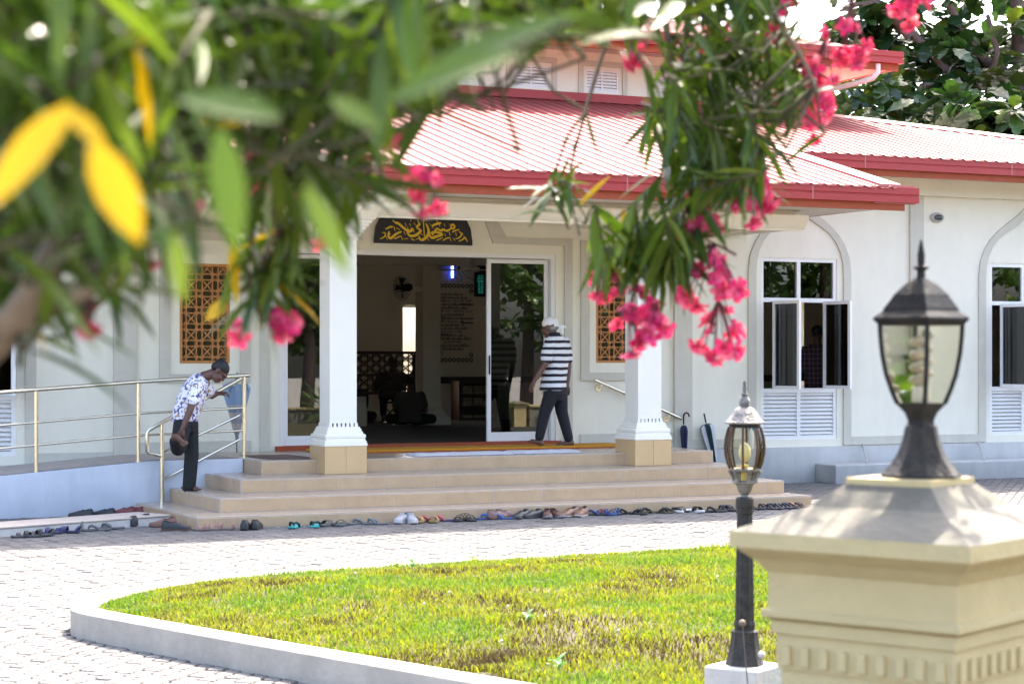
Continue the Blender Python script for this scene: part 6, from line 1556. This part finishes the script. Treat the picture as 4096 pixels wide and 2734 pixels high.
for x, y, d, n_, r in ((1625, 30, 4.5, 8, .05), (1815, 42, 4.6, 10, .085), (2072, 12, 4.6, 9, .06), (1950, 90, 4.6, 12, .07), (1882, 155, 4.6, 8, .05), (1845, 240, 4.6, 14, .075), (1720, 440, 4.45, 14, .065), (1598, 505, 4.45, 12, .055), (1640, 655, 4.45, 13, .070), (1440, 765, 4.45, 9, .055), (1500, 752, 4.45, 9, .045), (1460, 700, 4.45, 4, .03), (1395, 640, 4.45, 6, .05), (1655, 775, 4.45, 10, .062), (1625, 600, 4.45, 4, .03), (980, 455, 3.2, 8, .045), (620, 392, 2.9, 9, .05), (440, 470, 2.2, 4, .02), (945, 150, 2.9, 8, .045), (855, 300, 3.0, 9, .05), (845, 190, 3.2, 5, .03), (215, 735, 2.1, 5, .016), (650, 752, 3.0, 5, .022), (628, 728, 3.0, 2, .012), (725, 515, 3.2, 4, .03), (585, 385, 2.9, 4, .03), (895, 250, 3.1, 5, .03), (865, 315, 3.1, 5, .04), (720, 45, 2.9, 3, .02), (1340, 40, 3.6, 4, .03), (1470, 130, 4.45, 4, .03), (335, 600, 2.2, 2, .01), (545, 765, 3.1, 2, .012)): cluster(x, y, d, n_, r)

# ------------------------------------------------------------------ trees
def tree(label, loc, crowns, trunk, leafL, nclus, seed, mats_, parts=0, per=7, limbs=(), nm='broadleaf_tree', group=None, wide=.62, singles=None):
    rr = random.Random(seed); t_ = thing(nm, label, 'tree', loc, 0, group)
    mb = MB().tube(trunk[0], trunk[1], 12); mb.build('trunk', M['bark2'], t_, smooth=True)
    for pts, r in limbs: MB().tube(pts, r, 8).build('limb', M['bark2'], t_, smooth=True)
    vs0, fs0 = broad(1, wide, .28); L_ = []
    for _ in range(nclus):
        c, rad3 = crowns[rr.randrange(len(crowns))]
        while True:
            v = Vector((rr.uniform(-1, 1), rr.uniform(-1, 1), rr.uniform(-1, 1)))
            if .25 < v.length < 1: break
        p = Vector(c) + Vector((v.x * rad3[0], v.y * rad3[1], v.z * rad3[2])); ax = Vector((rr.gauss(0, .5), rr.gauss(0, .5), 1)).normalized(); e1 = ax.orthogonal().normalized(); e2 = ax.cross(e1); ph = rr.random() * 6.28
        for k in range(per):
            a = ph + 2 * math.pi * k / per + rr.uniform(-.3, .3); el_ = rr.uniform(-.55, .55); d = (e1 * math.cos(a) + e2 * math.sin(a)) * math.cos(el_) + ax * math.sin(el_)
            L_.append((p + d * leafL * .12, d, leafL * rr.uniform(.6, 1.15), ax + Vector((rr.gauss(0, .25), rr.gauss(0, .25), 0))))
    if parts:
        L_.sort(key=lambda l: (lambda q: -(l[2] / q[2]) if (0 < q[0] < 4096 and 0 < q[1] < 620) else 0)(proj(l[0])))
        me = bpy.data.meshes.new('tree_leaf'); me.from_pydata(vs0, [], fs0); me.materials.append(singles)
        for p, d, L, up in L_[:parts]:
            o = link('leaf', me, t_); o.matrix_local = Matrix.Translation(p - Vector(loc)) @ (frame_of(d, up) @ Matrix.Diagonal((L, L, L))).to_4x4()
        L_ = L_[parts:]
    mb = MB()
    for p, d, L, up in L_:
        m_ = frame_of(d, up); mb.add([p + m_ @ V((x * L, y * L, z * L)) for x, y, z in vs0], fs0)
    me = bpy.data.meshes.new('crown'); og = Vector(loc); me.from_pydata([tuple(Vector(v) - og) for v in mb.v], [], mb.f); link('crown', me, t_, mats_); return t_
gc_ = [(.012, .034, .011), (.018, .046, .013), (.032, .075, .015), (.015, .038, .014), (.075, .11, .014)]
bl_m = leafmat('breadfruit_leaf', gc_, .28, .25, .6); bl_s = leafmat('breadfruit_leaf_single', gc_, .28, .25, .6, False)
def fa(px, py, d): return at(px, py, d)
T0 = fa(4085, 420, 46); base_ = (T0.x, T0.y, 0)
crs = [(fa(x, y, d), r) for x, y, d, r in ((3450, 420, 44, (1.3, 1.6, .9)), (3650, 250, 45, (1.5, 2, 1.2)), (3900, 120, 46, (1.6, 2, 1.1)), (3950, 430, 44, (1.4, 1.6, .9)), (3700, 480, 43, (1.5, 1.5, .6)), (3480, 130, 46, (1.0, 1.5, .9)), (4250, 300, 46, (1.8, 2, 2)), (4100, 520, 43, (1.5, 1.4, .6)), (3820, 330, 47, (1.6, 1.5, 1.2)), (3350, 520, 46, (.8, 1.2, .6)), (4000, -200, 46, (2.2, 2, 1.6)), (3600, -120, 46, (1.6, 2, 1.0)), (4500, 100, 46, (2, 2, 2.5)))]
lim = [([fa(4085, 330, 46), fa(3960, 260, 45.5), fa(3870, 160, 45), fa(3800, 20, 45)], [.16, .13, .10, .07]), ([fa(4085, 400, 46), fa(3980, 330, 45), fa(3850, 345, 44.5), fa(3700, 340, 44)], [.14, .11, .08, .05]), ([fa(3960, 300, 45.4), fa(3990, 210, 45), fa(3950, 60, 45)], [.09, .07, .05]), ([fa(3640, 150, 45), fa(3560, 60, 45), fa(3470, -20, 45)], [.11, .09, .07]), ([fa(3850, 345, 44.5), fa(3720, 200, 45), fa(3600, 90, 45), fa(3480, 10, 45), fa(3400, 20, 45)], [.10, .10, .08, .05, .03])]
tree('large dark-leaved breadfruit tree rising behind the red roof', base_, crs, ([Vector(base_), fa(4090, 900, 46), fa(4088, 420, 46), fa(4075, 180, 46), fa(4060, -100, 46)], [.34, .24, .19, .17, .12]), .58, 360, 21, bl_m, 300, 8, lim, 'breadfruit_tree', None, .62, bl_s)
gm = leafmat('garden_leaf', [(.03, .085, .014), (.05, .12, .018), (.10, .17, .02), (.035, .08, .02)], .35, .3, .5)
def simple_tree(label, x, y, h, r, seed, n=170, L=.42, per=7, grp=None):
    rr = random.Random(seed); cr = [((x + rr.uniform(-.5, .5) * r, y + rr.uniform(-.5, .5) * r, h - r * .8 + rr.uniform(-.6, .5) * r), (r * .6, r * .6, r * .5)) for _ in range(7)]
    tree(label, (x, y, 0), cr, ([V((x, y, -.05)), V((x + .1, y, h * .3)), V((x - .05, y + .1, h * .75))], [.22, .16, .07]), L, n, seed, gm, 0, per, [([V((x + .05, y, h * .35)), V((x + rr.uniform(-1, 1), y + rr.uniform(-1, 1), h * .7))], [.1, .04])], 'garden_tree', grp)
spots = [(9, -2.5, 6.5, 2.8), (13.5, -1.2, 7.5, 3.2), (18, -2.0, 6.0, 2.8), (23, -1.5, 8.0, 3.3), (28.5, -2.5, 7.0, 3.2), (34, -1.5, 8.0, 3.5), (40, -3, 9, 4), (15.8, -4.5, 9, 3.4), (21, -5, 10, 3.6), (26, -5, 10, 3.6), (31, -5.5, 10, 3.8), (37, -5.5, 11, 4)]
for i, (x, y, h, r) in enumerate(spots): simple_tree('leafy garden tree beyond the boundary wall, seen mirrored in the dark glass', x, y, h, r, 40 + i, 560, .32, 7, 'garden trees mirrored in the glass')
for i, (x, y, h, r) in enumerate(((15, 42, 9, 3.2), (25.2, 37.5, 6.5, 2.6), (9.5, 44, 10, 3.4), (2, 43, 9, 3.6))): simple_tree(['slim green tree behind the hall window left of the column', 'green tree seen through the arched window and hall', 'tall green tree behind the middle of the mosque roof', 'tall green tree behind the left end of the mosque roof'][i], x, y, h, r, 70 + i, 240, .45)
# shrubs along the boundary wall and small weeds in the lawn
for i, x in enumerate((12.5, 15.2, 17, 20.5, 21.5, 24, 25.5, 27)):
    t_ = thing('garden_shrub', 'low green shrub at the boundary wall, seen mirrored in the glass', 'shrub', (x, 2.0, 0), 0, 'shrubs along the boundary wall'); mb = MB()
    for k in range(90):
        v = rvec(); p = V((x, 2.0, .55)) + V((v.x * .5, v.y * .35, v.z * .5)) * R.uniform(.3, 1); m_ = frame_of(v + CU * .4, CU + rvec() * .3); vs, fs = lance(.34, .07, .25); mb.add([p + m_ @ V(q) for q in vs], fs)
    rawbuild(mb, 'foliage', gm, t_)
wm = leafmat('weed_leaf', [(.05, .14, .05), (.08, .18, .06)], .5, .3, .3)
for i, (x, y, lb) in enumerate(((1280, 1538, 'broad-leaved weed in the lawn near the kerb, bottom centre'), (1210, 1430, 'pale weed in the middle of the lawn'), (945, 1305, 'blue-green weed near the far lawn edge'), (1750, 1280, 'pale grey-green weed beside the garden lamp post'))):
    q = onZ(x * K, y * K, .235); t_ = thing('lawn_weed', lb, 'weed', q); mb = MB()
    for k in range(9):
        a = k * 2.4; d = V((math.cos(a), math.sin(a), R.uniform(.2, 1.2))); m_ = frame_of(d, CU); vs, fs = lance(R.uniform(.05, .10), .025, .2); mb.add([m_ @ V(v) + V((0, 0, .005 + .006 * k)) for v in vs], fs)
    mb.build('leaf_rosette', wm, t_, local=True)
wf = mat('dry_flower', (.62, .55, .48), .8)
for i in range(9):
    x, y = R.uniform(800, 1660), R.uniform(1300, 1500); q = onZ(x * K, y * K, .23)
    t_ = thing('seed_head', 'small pale seed head standing in the lawn grass', 'flower', (q.x, q.y, .2), 0, 'pale seed heads in the lawn'); h = R.uniform(.05, .11)
    MB().tube([(0, 0, 0), (.01, 0, h * .6), (R.uniform(-.02, .02), 0, h)], .0018, 4).ball((0, 0, h), .008, 7, 5).build('stalk', wf, t_, local=True)
for i, (x0, y0, x1, y1, lb) in enumerate(((1720, 1560, 1703, 1428, 'dry brown weed stalk in front of the garden lamp base'), (1765, 1590, 1747, 1500, 'pale thin weed stalk at the foot of the near gate pillar'))):
    a = at(x0 * K, y0 * K, 7.6); c = at(x1 * K, y1 * K, 7.6); g_ = V((a.x, a.y, .2)); t_ = thing('weed_stalk', lb, 'weed', g_)
    MB().tube([g_, (g_ + c) / 2 + CR * .01, c], [.004, .003, .002], 5).ball(c, .014, 8, 6).build('stalk', M['bark'] if i == 0 else wf, t_)
